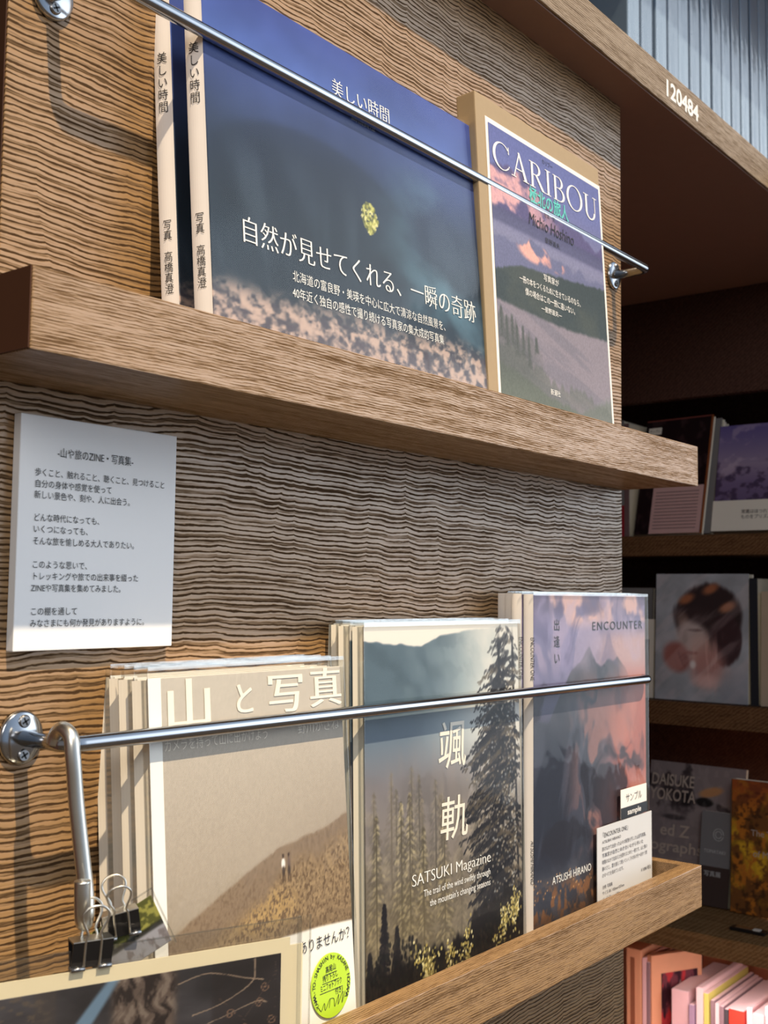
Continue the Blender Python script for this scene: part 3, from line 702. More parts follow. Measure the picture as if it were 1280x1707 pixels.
# --- forest magazine
def paint_sats():
    A = Art(290, 400, (120, 120, 122)); u, v = A.u, A.v
    A.vgrad([(0, (62, 58, 56)), (.14, (120, 112, 100)), (.35, (136, 126, 116)), (.58, (120, 116, 120)), (.70, (100, 116, 132)), (.85, (104, 124, 140)), (1, (120, 138, 150))])
    A.mix(sstep(.2, .72, u) * sstep(.5, .75, v) * .9, (208, 216, 214)); A.mix(sstep(.50, .85, u) * sstep(.25, .6, v) * .75, (220, 214, 204))
    ridge = A.below([0, .2, .33, .45, .6, .8, 1], [.955, .945, .935, .965, .975, .985, 1.0], .004, .006, 14); A.mix((1 - ridge), (232, 226, 216))
    A.mix(ridge * sstep(.66, .84, v) * sstep(.85, .25, u) * .9, (76, 94, 106)); A.mix(ridge * sstep(.62, .9, v) * sstep(.5, .66, fbm(u * 16 + v * 10, v * 22, 4, 61)) * sstep(.8, .2, u) * .4, (56, 72, 82)); A.mix(sstep(.45, .65, fbm(u * 7 + v * 4, v * 8, 4, 3)) * ridge * sstep(.62, .9, v) * .25, (140, 158, 164))
    n = fbm(u * 9, v * 13, 5, 8); A.mix(sstep(.40, .62, n) * sstep(.66, .5, v) * .35, (84, 80, 78)); A.mix(sstep(.55, .75, fbm(u * 18, v * 22, 4, 15)) * sstep(.60, .45, v) * sstep(.12, .2, v) * .35, (176, 164, 140))
    rr = random.Random(11)
    for k in range(16):
        uu = rr.uniform(0.0, .68); top = rr.uniform(.36, .62); A.conifer(uu, top - .34, top, rr.uniform(.08, .12), rr.choice([(92, 86, 78), (104, 96, 86), (82, 78, 73)]), 1.0, seed=40 + k, al=.30, lit=(150, 140, 118))
    for uu, top in ((.20, .52), (.25, .54), (.46, .50), (.06, .50), (.33, .44)):
        A.conifer(uu, top - .38, top, .10, (80, 74, 62), 1.3, seed=int(uu * 100), al=.42, lit=(196, 182, 140))
    A.mix(sstep(.40, .18, v) * sstep(.75, .3, u) * .40, (108, 94, 66)); A.mix(sstep(.35, .7, fbm(u * 10, v * 3 + u * 3, 4, 55)) * sstep(.28, .40, v) * sstep(.74, .6, v) * sstep(.75, .5, u) * .40, (150, 140, 136))
    A.conifer(.10, .02, .27, .06, (30, 28, 32), 1.3, seed=77); A.conifer(.17, -.05, .20, .06, (34, 31, 33), 1.3, seed=78); A.conifer(.02, .0, .16, .05, (34, 32, 34), 1.2, seed=79)
    # the big dark tree on the right
    for c0, w0, lo0 in ((.86, .012, .16), (.965, .010, .16)):
        A.mix(sstep(w0, w0 * .5, np.abs(u - c0 + .02 * (v - .5))) * sstep(lo0 - .02, lo0 + .02, v) * sstep(1.0, .9, v) * .95, (38, 36, 40))
    for i in range(300):
        t = rr.random() ** .8; vv = 1.0 - .82 * t + rr.uniform(-.01, .01); sg = rr.choice((-1, -1, -1, 1))
        c0 = .84 + rr.uniform(0, .13); L = (.05 + .27 * min(1, t * 1.9) ** .8) * rr.uniform(.3, 1.0)
        if t > .75: L *= .8
        if sg > 0: L *= .6
        k = max(4, int(L / .009)); dr = rr.uniform(.25, .7)
        cc = rr.choice([(34, 33, 38), (44, 43, 47), (28, 28, 34), (40, 40, 44), (84, 76, 66)])
        for j in range(k):
            f = (j + .5) / k; sz = rr.uniform(.7, 1.35) * (1.15 - .5 * f)
            A.dab(c0 + sg * L * f, vv - dr * L * f * .6 + rr.uniform(-.006, .006), .012 * sz, .0052 * sz, cc, rr.uniform(.65, 1) * (.5 + .5 * min(1, t * 3.5)), rot=-sg * rr.uniform(.2, 1.0))
    for i in range(420):
        A.dab(.97 - abs(rr.gauss(0, .11)), rr.uniform(.20, .86), rr.uniform(.003, .007), .004, rr.choice([(206, 196, 176), (150, 140, 126), (186, 190, 190), (120, 112, 104)]), .55)
    # dark brush along the foot with sunlit leaves
    A.mix(A.below([0, .25, .5, .62, .8, 1], [.10, .11, .10, .15, .19, .20], .012, .05, 26, 6), (34, 32, 33))
    for i in range(700):
        uu = rr.random(); h = .02 + .16 * rr.random() * (.6 + .4 * math.sin(uu * 9)); A.dab(uu, h, .007, .008, rr.choice([(30, 29, 30), (44, 40, 38), (36, 36, 35)]), .9)
    for k in range(26):
        cu, ch = rr.choice([(.36, .06), (.32, .10), (.60, .08), (.66, .12), (.86, .11), (.93, .13), (.80, .06), (.5, .05)]); cu += rr.gauss(0, .02); ch += rr.gauss(0, .015)
        for i in range(22): A.dab(cu + rr.gauss(0, .016), ch + rr.gauss(0, .020), rr.uniform(.003, .0065), rr.uniform(.003, .006), rr.choice([(214, 198, 124), (176, 156, 88), (240, 228, 170), (150, 138, 84), (120, 110, 66)]), .85)
    A.mix(sstep(.075, .0, v - .02 * u) * .55, (52, 44, 42))
    return A
def make_sats(label):
    W, H, T = 0.1905, 0.2505, 0.0080
    r = root('forest_magazine', label, 'magazine', (-0.4328, -0.0365, z_lo), (-R(1.5), 0, 0), 'forest magazines in the middle of the lower ledge')
    book_body(r, W, H, T, None, PAGES)
    art_panel('front_cover', paint_sats(), 0.0, W, 0, H, 0.0, ART, r, thick=0.0006)
    text('cover_title', '颯', 0.0800, 0.1510, 0.0360, INK_CREAM, r, w=0.0340, weight=.004, shear=.08)
    text('cover_title', '軌', 0.0810, 0.1010, 0.0320, INK_CREAM, r, w=0.0340, weight=.004, shear=.08)
    text('magazine_name', 'SATSUKI Magazine', 0.0485, 0.0738, 0.0115, INK_W, r, w=0.0965, weight=-.018, contrast=.016)
    text('cover_tagline', 'The trail of the wind swiftly through', 0.0620, 0.0648, 0.0066, INK_W, r, w=0.0830, sx=.8)
    text('cover_tagline', "the mountain's changing seasons", 0.0690, 0.0572, 0.0066, INK_W, r, w=0.0760, sx=.8)
    sv = sheet('plastic_sleeve', -0.0014, W + .0020, 0.0, H + .0020, -0.0016, SLEEVE, r, bulge=0.0009, seed=21)
    bm = bmesh.new(); add_box(bm, -0.0016, -0.0013, -0.0014, T, 0, H + .002); add_box(bm, W + .0018, W + .0022, -.0014, T, 0, H + .002); add_box(bm, -.0014, W + .0020, -.0017, -.0014, H - .0010, H + .0022); bm_obj('sleeve_seam', bm, SLEEVE_S, sv)
    return r
sat = make_sats('forest magazine with white title characters and dark fir tree, front of the middle stack')
stack(sat, ['forest magazine in clear sleeve directly behind the front copy of the middle stack', 'forest magazine third from the front of the middle stack on the lower ledge', 'forest magazine resting against the panel, rearmost of the middle stack'], 0.0086, [-.004, -.0015, .001], [.0004, .001, .001])

# --- red mountain photo book
def paint_enc():
    A = Art(280, 390, (90, 84, 100)); u, v = A.u, A.v
    A.vgrad([(0, (54, 44, 40)), (.12, (62, 50, 46)), (.17, (44, 46, 58)), (.5, (60, 62, 76)), (.75, (108, 106, 138)), (.9, (122, 120, 156)), (1, (92, 84, 108))])
    c = fbm(u * 4, v * 6, 5, 4); c2 = fbm(u * 7 + 3, v * 9, 4, 14)
    A.mix(sstep(.45, .62, c) * sstep(.70, .8, v) * .7, (148, 140, 176)); A.mix(sstep(.5, .66, c2) * sstep(.88, .93, v) * .85, (214, 174, 166)); A.mix(sstep(.56, .7, c) * sstep(.86, .94, v) * .6, (84, 76, 100))
    A.mix(sstep(.35, .75, u) * sstep(.62, .72, v) * sstep(.92, .84, v) * .8, (196, 160, 156))
    A.mix(sstep(.36, .68, u + .35 * (c - .5)) * sstep(.80, .68, v) * sstep(.14, .30, v), (170, 104, 94)); A.mix(sstep(.45, .65, fbm(u * 9 + v * 6, v * 4 - u * 3, 5, 22)) * sstep(.35, .7, u) * sstep(.78, .66, v) * sstep(.12, .3, v) * .55, (118, 84, 90))
    pk = A.below([.12, .22, .30, .38, .46, .52, .56, .62, .68, .72, .80, 1], [.62, .70, .765, .79, .835, .79, .775, .79, .785, .80, .76, .60], .006, .008, 20, 4) * sstep(.98, .72, u)
    A.mix(pk * sstep(.9, .55, u + .5 * (.72 - v)), (62, 66, 78)); A.mix(pk * sstep(.45, .7, fbm(u * 14 + v * 9, v * 14, 4, 30)) * .35, (104, 104, 116))
    A.mix(sstep(.62, .20, u + .30 * (c - .5)) * sstep(.68, .50, v) * sstep(.14, .22, v) * .9, (40, 44, 58))
    st = fbm(u * 16 - v * 7, v * 3.5 + u * 2, 4, 33); A.mix(sstep(.50, .72, st) * sstep(.72, .5, v) * sstep(.16, .3, v) * .22, (130, 130, 150))
    g = fbm(u * 40, v * 44, 3, 18); A.mix(sstep(.17, .11, v + .03 * (c - .5)) * sstep(.42, .66, g) * .8, (140, 96, 66)); A.mix(sstep(.09, .02, v) * .5, (40, 34, 34))
    wsp = fbm(u * 6 + 2.5 * fbm(u * 4, v * 4, 3, 71), v * 6 + 2.5 * fbm(u * 5, v * 5, 3, 72), 5, 73); band = sstep(.15, .26, v) * sstep(.80, .66, v)
    A.mix(band * sstep(.50, .64, wsp) * .55 * sstep(.2, .5, u), (188, 128, 116)); A.mix(band * sstep(.47, .36, wsp) * .7, (38, 38, 48)); A.mix(sstep(.74, .80, v) * sstep(.52, .66, wsp) * .5, (176, 160, 184)); A.mix(sstep(.74, .80, v) * sstep(.46, .34, wsp) * .5, (92, 88, 122))
    rr = random.Random(5)
    for k in range(60): A.dab(rr.random(), rr.uniform(.10, .17), .004, .003, (222, 168, 112), .7)
    A.speckle(.05); return A
def make_enc(label):
    W, H, T = 0.2040, 0.2725, 0.0076
    r = root('mountain_photo_book', label, 'book', (-0.2235, -0.0335, z_lo), (-R(0.15), 0, 0), 'red mountain photo books at the right end of the lower ledge')
    book_body(r, W, H, T, SPINEW, PAGES)
    art_panel('front_cover', paint_enc(), 0.0006, W, 0, H, 0.0, ART, r, thick=0.0006)
    text('cover_title', vstack('出逢い'), 0.0325, 0.2435, 0.0105, INK_K, r, line=1.30)
    text('cover_title', 'ENCOUNTER', 0.0985, 0.2420, 0.0105, INK_K, r, w=0.0980, spacing=1.25, sx=.8)
    text('author_name', 'ATSUSHI HIRANO', 0.0295, 0.0385, 0.0086, INK_W, r, w=0.0655)
    text('spine_title', 'ENCOUNTER ONE', -0.0018, 0.2380, 0.0046, INK_K, r, y=-.0006, face='left', rot=-math.pi / 2, w=.034, bulge=.0022, thick=.007)
    text('spine_author', 'ATSUSHI HIRANO', -0.0018, 0.0780, 0.0042, INK_K, r, y=-.0006, face='left', rot=-math.pi / 2, w=.034, bulge=.0022, thick=.007)
    sv = sheet('plastic_sleeve', -0.0016, W + .0035, 0.0, H + .0015, -0.0016, SLEEVE_W, r, bulge=0.0016, nu=40, nv=54, seed=33)
    bm = bmesh.new(); add_box(bm, W + .0033, W + .0038, -.0014, T, 0, H + .0015); add_box(bm, -.0016, W + .0035, -.0017, -.0013, H - .0010, H + .0017); bm_obj('sleeve_seam', bm, SLEEVE_S, sv)
    return r
enc = make_enc('photo book with red mountain under purple clouds and white sample label, front of right stack')
stack(enc, ['red mountain photo book directly behind the copy with the sample label', 'red mountain photo book third from the front of the right stack', 'red mountain photo book resting against the panel, rearmost of the right stack'], 0.0084, [-.0040, -.0005, .0015], [.0004, .0006, .0006])
smp = box('sample_label', 0.1440, 0.1960, -0.0042, -0.0036, 0.0738, 0.0995, WHITE, enc, bevel=0.0002); smp['label'] = 'white and black sample label'
box('black_band', 0.1440, 0.1962, -0.0044, -0.0041, 0.0738, 0.0835, BLACK, smp)
text('sample_kana', 'サンプル', 0.1530, 0.0880, 0.0085, INK_K, smp, y=-.0044, w=.0320)
text('sample_word', 'sample', 0.1560, 0.0765, 0.0068, INK_W, smp, y=-.0046, w=.0270, weight=.012)
CARD = plain('pale_grey_card', (206, 208, 210), 0.5, vary=0.02)
crd = box('price_card', 0.0990, 0.2060, -0.0042, -0.0036, 0.0060, 0.0730, CARD, enc); crd['label'] = 'pale grey printed price card'
text('card_heading', '『ENCOUNTER ONE』', 0.1060, 0.0635, 0.0056, INK_K, crd, y=-.0044, w=.0480)
text('card_author', 'ATSUSHI HIRANO', 0.1080, 0.0585, 0.0036, INK_DK, crd, y=-.0044, w=.0350)
for k, s in enumerate(['旅のなかで出会った山々の風景を写した山岳写真集。', '写真家が自然と向き合いながら歩いた', '時間のなかで出会えた光景をまとめた一冊です。山と雪の', '静けさと、雲を越えて続いていくその先の光へ向かう旅', 'のすべてを収めています。']):
    text('card_text', s, 0.1075, 0.0525 - .0056 * k, 0.0040, INK_DK, crd, y=-.0044, w=(.086, .080, .088, .088, .040)[k])
text('card_price', '¥ 3,800 税込', 0.1830, 0.0215, 0.0040, INK_K, crd, y=-.0044, w=.0205)
for k, s in enumerate(['仕様: 写真集', 'サイズ: B5 / 182mm×257mm', 'ページ: 72pages / 220g']): text('card_details', s, 0.1080, 0.0205 - .0050 * k, 0.0034, INK_DK, crd, y=-.0044)

# ------------------------------------------------------------------ S hook, binder clips and prints
hx = -0.671
hk = root('s_hook', 'brushed steel S hook hanging from the left end of the lower guard rail', 'hook', (hx, -0.0405, -0.2163))
pts = [(0.001, 0.0080, 0.000), (0.0008, 0.0062, 0.0048), (0.000, 0.0, 0.0080), (0.000, -0.0062, 0.0048), (0.000, -0.0084, -0.004), (0.0020, -0.0095, -0.026), (0.0045, -0.0120, -0.052), (0.0055, -0.0140, -0.066), (0.0045, -0.0165, -0.0755), (0.0005, -0.0205, -0.0790), (-0.0035, -0.0245, -0.0755), (-0.0052, -0.0260, -0.0670), (-0.0056, -0.0262, -0.0580)]
tube('hook_wire', smooth_path(pts, 8), 0.0037, STEEL, hk, segs=18)

def binder_clip(label, loc, rotz, tilt=0.0, scale=1.0, up=(0.0, 0.0)):
    r = root('binder_clip', label, 'clip', loc, (0, tilt, rotz), 'binder clips on the photo prints')
    r.scale = (scale,) * 3
    hw = 0.0093; bm = bmesh.new()
    sec = [(-0.0012, 0.0), (-0.0048, 0.0125), (0.0048, 0.0125), (0.0012, 0.0)]
    inn = [(0.0010, 0.0), (0.0041, 0.0118), (-0.0041, 0.0118), (-0.0010, 0.0)]
    loop = sec + inn
    a = [bm.verts.new((-hw, y, z)) for y, z in loop]; b = [bm.verts.new((hw, y, z)) for y, z in loop]
    n = len(loop)
    for k in range(n): bm.faces.new((a[k], a[(k + 1) % n], b[(k + 1) % n], b[k]))
    for s in (a, b):
        bm.faces.new((s[0], s[1], s[6], s[7])); bm.faces.new((s[1], s[2], s[5], s[6])); bm.faces.new((s[2], s[3], s[4], s[5]))
    bm_obj('clip_body', bm, BLACK, r)
    bm = bmesh.new(); add_box(bm, -hw, hw, -0.0050, 0.0050, 0.0124, 0.0129, 0.0002)
    bm_obj('spine_plate', bm, STEEL, r)
    for sgn in (-1, 1):
        bm = bmesh.new()
        for x0, x1 in ((-hw, -hw + 0.0062), (hw - 0.0062, hw)): add_tube(bm, [(x0, sgn * 0.0018, -0.0002), (x1, sgn * 0.0018, -0.0002)], 0.0011, 12)
        bm_obj('rolled_edge', bm, SCREWM, r, smooth=True)
        f = up[0] if sgn < 0 else up[1]      # handle swing
        def hp(x, t):   # t along the handle from the rolled edge
            return (x, sgn * (0.0018 + math.sin(f) * t), math.cos(f) * t)
        pts = [hp(-0.0036, 0), hp(-0.0036, .013), hp(-.0030, .0165), hp(-.0056, .0225), hp(-.0058, .0262), hp(-.0032, .0290), hp(0, .0296), hp(.0032, .0290), hp(.0058, .0262), hp(.0056, .0225), hp(.0030, .0165), hp(.0036, .013), hp(.0036, 0)]
        tube('wire_handle', smooth_path(pts, 5), 0.00062, STEEL, r, segs=8)
    return r
PYAW = -R(21.2)
P0 = Vector((-0.6705, -0.0660, -0.3137)); prx = Vector((0.93, -0.36, 0)).normalized(); pny = Vector((0.36, 0.93, 0)).normalized()
binder_clip('black binder clip with wire handle over the S hook tip, nearer the panel edge', P0 - pny * 0.0005, PYAW, up=(0.22, 0.10))
binder_clip('black binder clip to the right of the other one, half behind it above the prints', P0 + prx * 0.0165 + pny * 0.0052 + Vector((0, 0, 0.0100)), PYAW - R(8), tilt=-R(10), scale=.92, up=(0.35, 0.15))

def paint_photo():
    A = Art(260, 130, (50, 50, 54)); u, v = A.u, A.v
    n = fbm(u * 6, v * 5, 5, 3); A.a = np.array([40, 40, 44]) + (n[..., None] - .3) * np.array([60, 58, 62])
    bark = sstep(.54, .57, u + .03 * (n - .5)) * sstep(.73, .70, u)
    A.mix(bark, (92, 80, 74)); rid = fbm(u * 60 + 4 * fbm(u * 6, v * 6, 2, 9), v * 7, 4, 12)
    A.mix(bark * sstep(.52, .40, rid), (40, 34, 34)); A.mix(bark * sstep(.60, .72, rid) * .6, (140, 128, 118))
    bw = sstep(.36, .38, u) * sstep(.43, .41, u); A.mix(bw * .5, (70, 64, 62))
    sky = A.blob(.455, .55, .022, .60, .3, rot=-.22) * sstep(.3, .5, v + .3 * n); A.mix(sky * .9, (112, 142, 170))
    lf = sstep(.56, .72, fbm(u * 60, v * 30, 4, 5)) * sstep(.44, .36, u); A.mix(lf * .6, (96, 84, 72))
    rr = random.Random(8)
    iron = sstep(.80, .82, u) * .5; A.mix(iron, (34, 30, 32))
    def stroke(pts, w, c, al):
        p = smooth_path([(a, b, 0) for a, b in pts], 26)
        for q in p: A.dab(q.x, q.y, w, w * 2.2, c, al)
    for pts in ([(.72, .88), (.80, .93), (.90, .84), (.95, .80)], [(.76, .60), (.84, .66), (.92, .80), (.925, .99)], [(.74, .46), (.84, .54), (.93, .62), (.96, .60)], [(.70, .30), (.82, .22), (.95, .28)]): stroke(pts, .0022, (160, 140, 122), .85)
    for cx, cz, sg in ((.86, .55, 1), (.90, .42, -1), (.94, .60, 1), (.975, .45, -1), (.83, .36, 1), (.955, .74, -1), (.91, .25, 1)):
        pts = [(cx + .012 * (1 - t / 14) * math.cos(sg * t * .7), cz + .05 * (1 - t / 14) * math.sin(sg * t * .7)) for t in range(13)]; stroke(pts, .0016, (120, 96, 82), .5)
    for pts in ([(.82, .18), (.90, .50), (.99, .86)], [(.83, .70), (.90, .48), (.98, .20)], [(.985, .05), (.985, .95)]): stroke(pts, .0014, (110, 88, 76), .5)
    return A
pr_ = root('matted_print', 'dark tree trunk photo print in cream mat and clear sleeve, lower left corner', 'photo print', P0, (0, 0, PYAW))
x0m, x1m = -0.104, 0.1085
box('backing_mat', x0m, x1m, -0.0002, 0.0006, -0.069, -0.0055, CREAM, pr_)
box('front_mat', x0m, 0.1010, -0.0009, -0.0003, -0.069, -0.0012, CREAM, pr_)
art_panel('photo', paint_photo(), -0.096, 0.0960, -0.064, -0.0082, -0.0012, ARTG, pr_, thick=0.0002)
sheet('clear_sleeve', x0m - .002, 0.1065, -0.069, 0.0085, -0.0022, SLEEVE_P, pr_, bulge=0.001, seed=41)
s2 = sheet('rear_sleeve', x0m - .002, 0.1135, -0.069, 0.0080, 0.0011, SLEEVE_P, pr_, bulge=0.0004, seed=42)
bm = bmesh.new(); add_box(bm, .1058, .1068, -.0024, .0011, -.069, .0085); add_box(bm, .1128, .1138, .0009, .0013, -.069, .0080); add_box(bm, x0m - .002, .1065, -.0024, -.0020, .0080, .0087); bm_obj('sleeve_seam', bm, SLEEVE_S, s2)

def paint_green():
    A = Art(90, 60, (150, 150, 158)); u, v = A.u, A.v
    n = fbm(u * 9, v * 8, 4, 3); A.mix(sstep(.42, .50, v + .2 * (n - .5)), (84, 86, 46)); A.mix(sstep(.45, .52, v) * sstep(.5, .65, n), (146, 144, 74)); A.mix(sstep(.36, .42, v) * sstep(.52, .46, v) * .8, (34, 34, 30))
    A.mix(sstep(.36, .30, v) * sstep(.5, .7, fbm(u * 20, v * 5, 3, 8)) * .5, (84, 72, 70)); return A
g_ = root('small_print', 'small sleeved print with a green top corner sticking up behind the right binder clip', 'photo print', P0 + prx * 0.0060 + pny * 0.0066 + Vector((0, 0, 0.0000)), (0, -R(26), PYAW))
art_panel('picture', paint_green(), -0.004, 0.0335, -0.012, 0.0130, 0.0, ARTG, g_, thick=0.0005)
sheet('clear_sleeve', -0.006, 0.0350, -0.014, 0.0165, -0.0008, SLEEVE_W, g_, bulge=0.0006, seed=45)
bm = bmesh.new(); add_box(bm, .0345, .0352, -.0010, .0002, -.014, .0165); add_box(bm, -.006, .035, -.0010, -.0006, .0158, .0166); bm_obj('sleeve_seam', bm, SLEEVE_S, g_)

# ------------------------------------------------------------------ row of grey blue volumes on the big shelf
VOLS = [plain('blue_grey_case', (104, 124, 146), 0.25, vary=.12, scale=14, coat=.5), plain('slate_case', (88, 106, 128), 0.25, vary=.12, scale=14, coat=.5)]
SL_V = clear_plastic('volume_film', base=0.04, bump=0.8, scale=34, rough=0.10)
def make_volume(m, W):
    r = root('slipcased_volume', '', 'book', (0, 0, 0), group='grey blue volumes on the big shelf')
    bm = bmesh.new(); add_box(bm, 0, W, 0, 0.21, 0, 0.30, 0.0022, 3); bm_obj('case', bm, m, r)
    sheet('film_wrap', 0.0006, W - .0006, 0.0, 0.30, -0.0010, SL_V, r, bulge=0.0012, nu=8, nv=40, seed=51)
    bm = bmesh.new(); add_box(bm, W + .0001, W + .0030, 0.0040, 0.21, 0.0, 0.30); bm_obj('gap_shade', bm, BLACK, r)  # black box stands in for shade in the gap between volumes
    return r
vol = None; vx = -0.0185; rr = random.Random(2); k = 0
ords = ['leftmost', 'second', 'third', 'fourth', 'fifth', 'sixth', 'seventh', 'eighth', 'ninth', 'tenth', 'eleventh', 'twelfth', 'thirteenth', 'fourteenth', 'fifteenth', 'sixteenth']
while vx < 0.42 and k < 16:
    src = make_volume(VOLS[k % 2], 0.0268) if k < 2 else copy_tree(protos[k % 2])
    if k == 0: protos = [src]
    elif k == 1: protos.append(src)
    src.location = (vx, -0.0185 + rr.uniform(-.0012, .0012), 0.3894)
    src['label'] = 'grey blue slipcased volume, %s from the left in the row above the shelf number' % ords[k] if k else 'grey blue slipcased volume, leftmost of the row beside the dark gap'
    vx += 0.0302; k += 1
box_end = root('book_stop', 'black upright divider at the left end of the grey blue volumes', 'divider', (-0.055, 0.02, 0.3894))
box('upright', 0.0, 0.012, 0.0, 0.19, 0, 0.33, MATTBLACK, box_end, bevel=.001); box('foot', -0.08, 0.0, 0.0, 0.19, 0, 0.002, BLACK, box_end)

# ------------------------------------------------------------------ books in the corner bookcase, all facing left
RZ = -math.pi / 2
def lift(A, k):
    A.a *= k; return A
def facing(name, label, y, z, W, H, T, art, lean=3.0, x=0.705, group=None, mat=None, cat='book', roll=0.0, spine=None, pages=PAGES, yaw=0.0):
    r = root(name, label, cat, (x, y, z + T * math.sin(R(lean)) * (lean > 1)), (-R(lean), R(roll), RZ + R(yaw)), group)
    book_body(r, W, H, T, spine, pages)
    if art is not None: art_panel('front_cover', art, 0, W, 0, H, 0, mat or ARTM, r, thick=.0008)
    return r
# top shelf
ZS1, ZS2, ZS3 = -0.0413, -0.3068, -0.6123
def paint_night():
    A = Art(110, 140, (34, 22, 26)); u, v = A.u, A.v; n = fbm(u * 7, v * 8, 4, 6)
    A.mix(sstep(.55, .7, n) * .5, (74, 56, 60)); A.mix(sstep(.985, .995, v), (140, 76, 70)); return A
nb = facing('night_photo_book', 'dark photo book with pale pink caption slip, left on the top bookcase shelf', 0.3290, ZS1, 0.1200, 0.2000, 0.012, paint_night(), 13.0, mat=ART, yaw=-6)
ORANGE = plain('burnt_orange_board', (150, 82, 40), 0.5)
box('right_edge', 0.1190, 0.1215, 0.0, 0.0040, 0.0, 0.200, ORANGE, nb)
PINKP = plain('pale_pink_paper', (214, 176, 178), 0.6)
slp = box('caption_slip', 0.028, 0.1190, -0.0012, -0.0004, 0.0, 0.0800, PINKP, nb)
for q in range(12): box('print_line', 0.034, 0.112, -0.0016, -0.0012, 0.008 + .0056 * q, 0.0092 + .0056 * q, INK_PINK, slp)
lb = box('small_label', 0.006, 0.030, -0.0012, -0.0004, 0.174, 0.186, WHITE, nb)
text('label_text', 'サンプル', 0.008, 0.1775, 0.006, INK_K, lb, y=-.0016, w=.020)
GREYB = plain('grey_board', (128, 128, 132), 0.6)
for q, (m_, h_) in enumerate(((GREYB, .196), (SPINEW, .190))):
    b2 = facing('upright_volume', 'grey volume leaning behind the dark photo book on the top bookcase shelf' if q == 0 else 'pale volume at the back of the leaning books on the top bookcase shelf', 0.3200 - .002 * q, ZS1, 0.121, h_, 0.010, None, 13.0, x=0.7230 + .0125 * q, yaw=-6)
    box('front_cover', 0, 0.121, -0.0002, 0.0008, 0, h_, m_, b2)
def paint_purple():
    A = Art(110, 140, (92, 82, 116)); u, v = A.u, A.v; n = fbm(u * 6, v * 9, 4, 2)
    A.vgrad([(0, (70, 58, 90)), (.45, (104, 90, 126)), (.62, (130, 118, 146)), (1, (84, 76, 130))])
    A.mix(sstep(.5, .65, fbm(u * 10, v * 14, 4, 5)) * sstep(.7, .6, v) * .8, (58, 46, 72)); A.mix(sstep(.55, .7, n) * .4, (176, 160, 180)); return A
pb = facing('purple_photo_book', 'purple photo book with a wide white paper band, right on the top bookcase shelf', 0.1960, ZS1, 0.150, 0.178, 0.020, lift(paint_purple(), 1.2), 13.0, x=0.708)
bnd = box('paper_band', -0.001, 0.151, -0.0018, -0.0004, 0.0, 0.0500, WHITE, pb)
for q, s in enumerate(('常識はほつれてプリズム', 'ものをプリズム冒険する')): text('band_text', s, 0.046, 0.028 - .0085 * q, 0.0075, INK_DK, bnd, y=-.0022, w=.075, weight=.006)
REDM = plain('crimson_cloth', (158, 28, 48), 0.55)
rb = facing('red_spine_book', 'slim book with crimson lower half beside the panel on the top bookcase shelf', 0.3560, ZS1, 0.0095, 0.196, 0.14, None, 0.0)
box('cover', -0.0002, 0.0097, -0.0006, 0.0008, 0, 0.052, REDM, rb); box('upper_cover', -0.0002, 0.0097, -0.0005, 0.0008, 0.052, .196, GREYB, rb)
rb2 = facing('pink_spine_book', 'slim dusty pink book next to the crimson one on the top bookcase shelf', 0.3455, ZS1, 0.0080, 0.190, 0.14, None, 0.0)
box('cover', -0.0002, 0.0082, -0.0006, 0.0008, 0, .190, INK_PINK, rb2)
# middle shelf
def paint_face():
    A = Art(150, 200, (140, 144, 154)); u, v = A.u, A.v; n = fbm(u * 5, v * 7, 4, 3)
    A.a *= (.85 + .3 * n)[..., None]
    hair = sstep(1.1, .92, np.sqrt(((u - .58) / (.36 + .03 * (n - .5))) ** 2 + ((v - .66) / .26) ** 2) + .12 * (fbm(u * 20, v * 4, 3, 6) - .5)); A.mix(hair, (50, 40, 42))
    A.mix(sstep(1.1, .9, np.sqrt(((u - .76) / .17) ** 2 + ((v - .48) / .20) ** 2) + .2 * (fbm(u * 26, v * 3, 3, 7) - .5)) * .95, (58, 42, 46))
    A.mix(A.blob(.40, .50, .16, .17, .35, rot=.15), (162, 148, 148)); A.mix(A.blob(.50, .40, .13, .12, .5) * .8, (176, 146, 140)); A.mix(sstep(.58, .66, v + .25 * (u - .4)) * A.blob(.42, .62, .24, .12, .3), (56, 44, 46))
    A.mix(A.blob(.30, .64, .06, .05, .6) * .5, (150, 124, 116)); A.mix(A.blob(.44, .555, .075, .012, .6) * .6, (86, 68, 70)); A.mix(A.blob(.33, .49, .03, .05, .7) * .35, (120, 104, 104)); A.mix(A.blob(.40, .375, .07, .014, .5) * .75, (128, 84, 82))
    A.mix(A.blob(.24, .34, .15, .115, .3, rot=-.3), (138, 90, 86)); A.mix(sstep(.5, .65, fbm(u * 14 + v * 9, v * 7, 3, 12)) * A.blob(.24, .34, .13, .1, .3) * .5, (104, 64, 64)); A.mix(A.blob(.58, .27, .17, .15, .5) * .9, (160, 116, 112)); A.mix(sstep(.5, .7, fbm(u * 30, v * 5, 3, 13)) * A.blob(.6, .3, .2, .2, .5) * .5, (190, 150, 146))
    A.mix(A.blob(.56, .16, .13, .05, .6) * .7, (196, 160, 158)); A.mix(A.blob(.42, .285, .03, .03, .6) * .8, (206, 202, 204))
    for a, b in ((.34, .80), (.60, .88), (.78, .74)): A.mix(A.blob(a, b, .08, .035, .6, rot=.3) * .75, (170, 106, 74))
    A.mix(sstep(.45, .7, fbm(u * 9 - v * 12, v * 5, 4, 9)) * .22, (196, 180, 184)); A.mix(A.blob(.9, .1, .2, .15, .3) * .4, (120, 122, 136)); return A
fb = facing('portrait_photo_book', 'grey photo book with blurred portrait of dark haired person, middle bookcase shelf', 0.2920, ZS2, 0.1540, 0.2020, 0.020, lift(paint_face(), 1.22), 3.0, x=0.700, mat=ARTG)
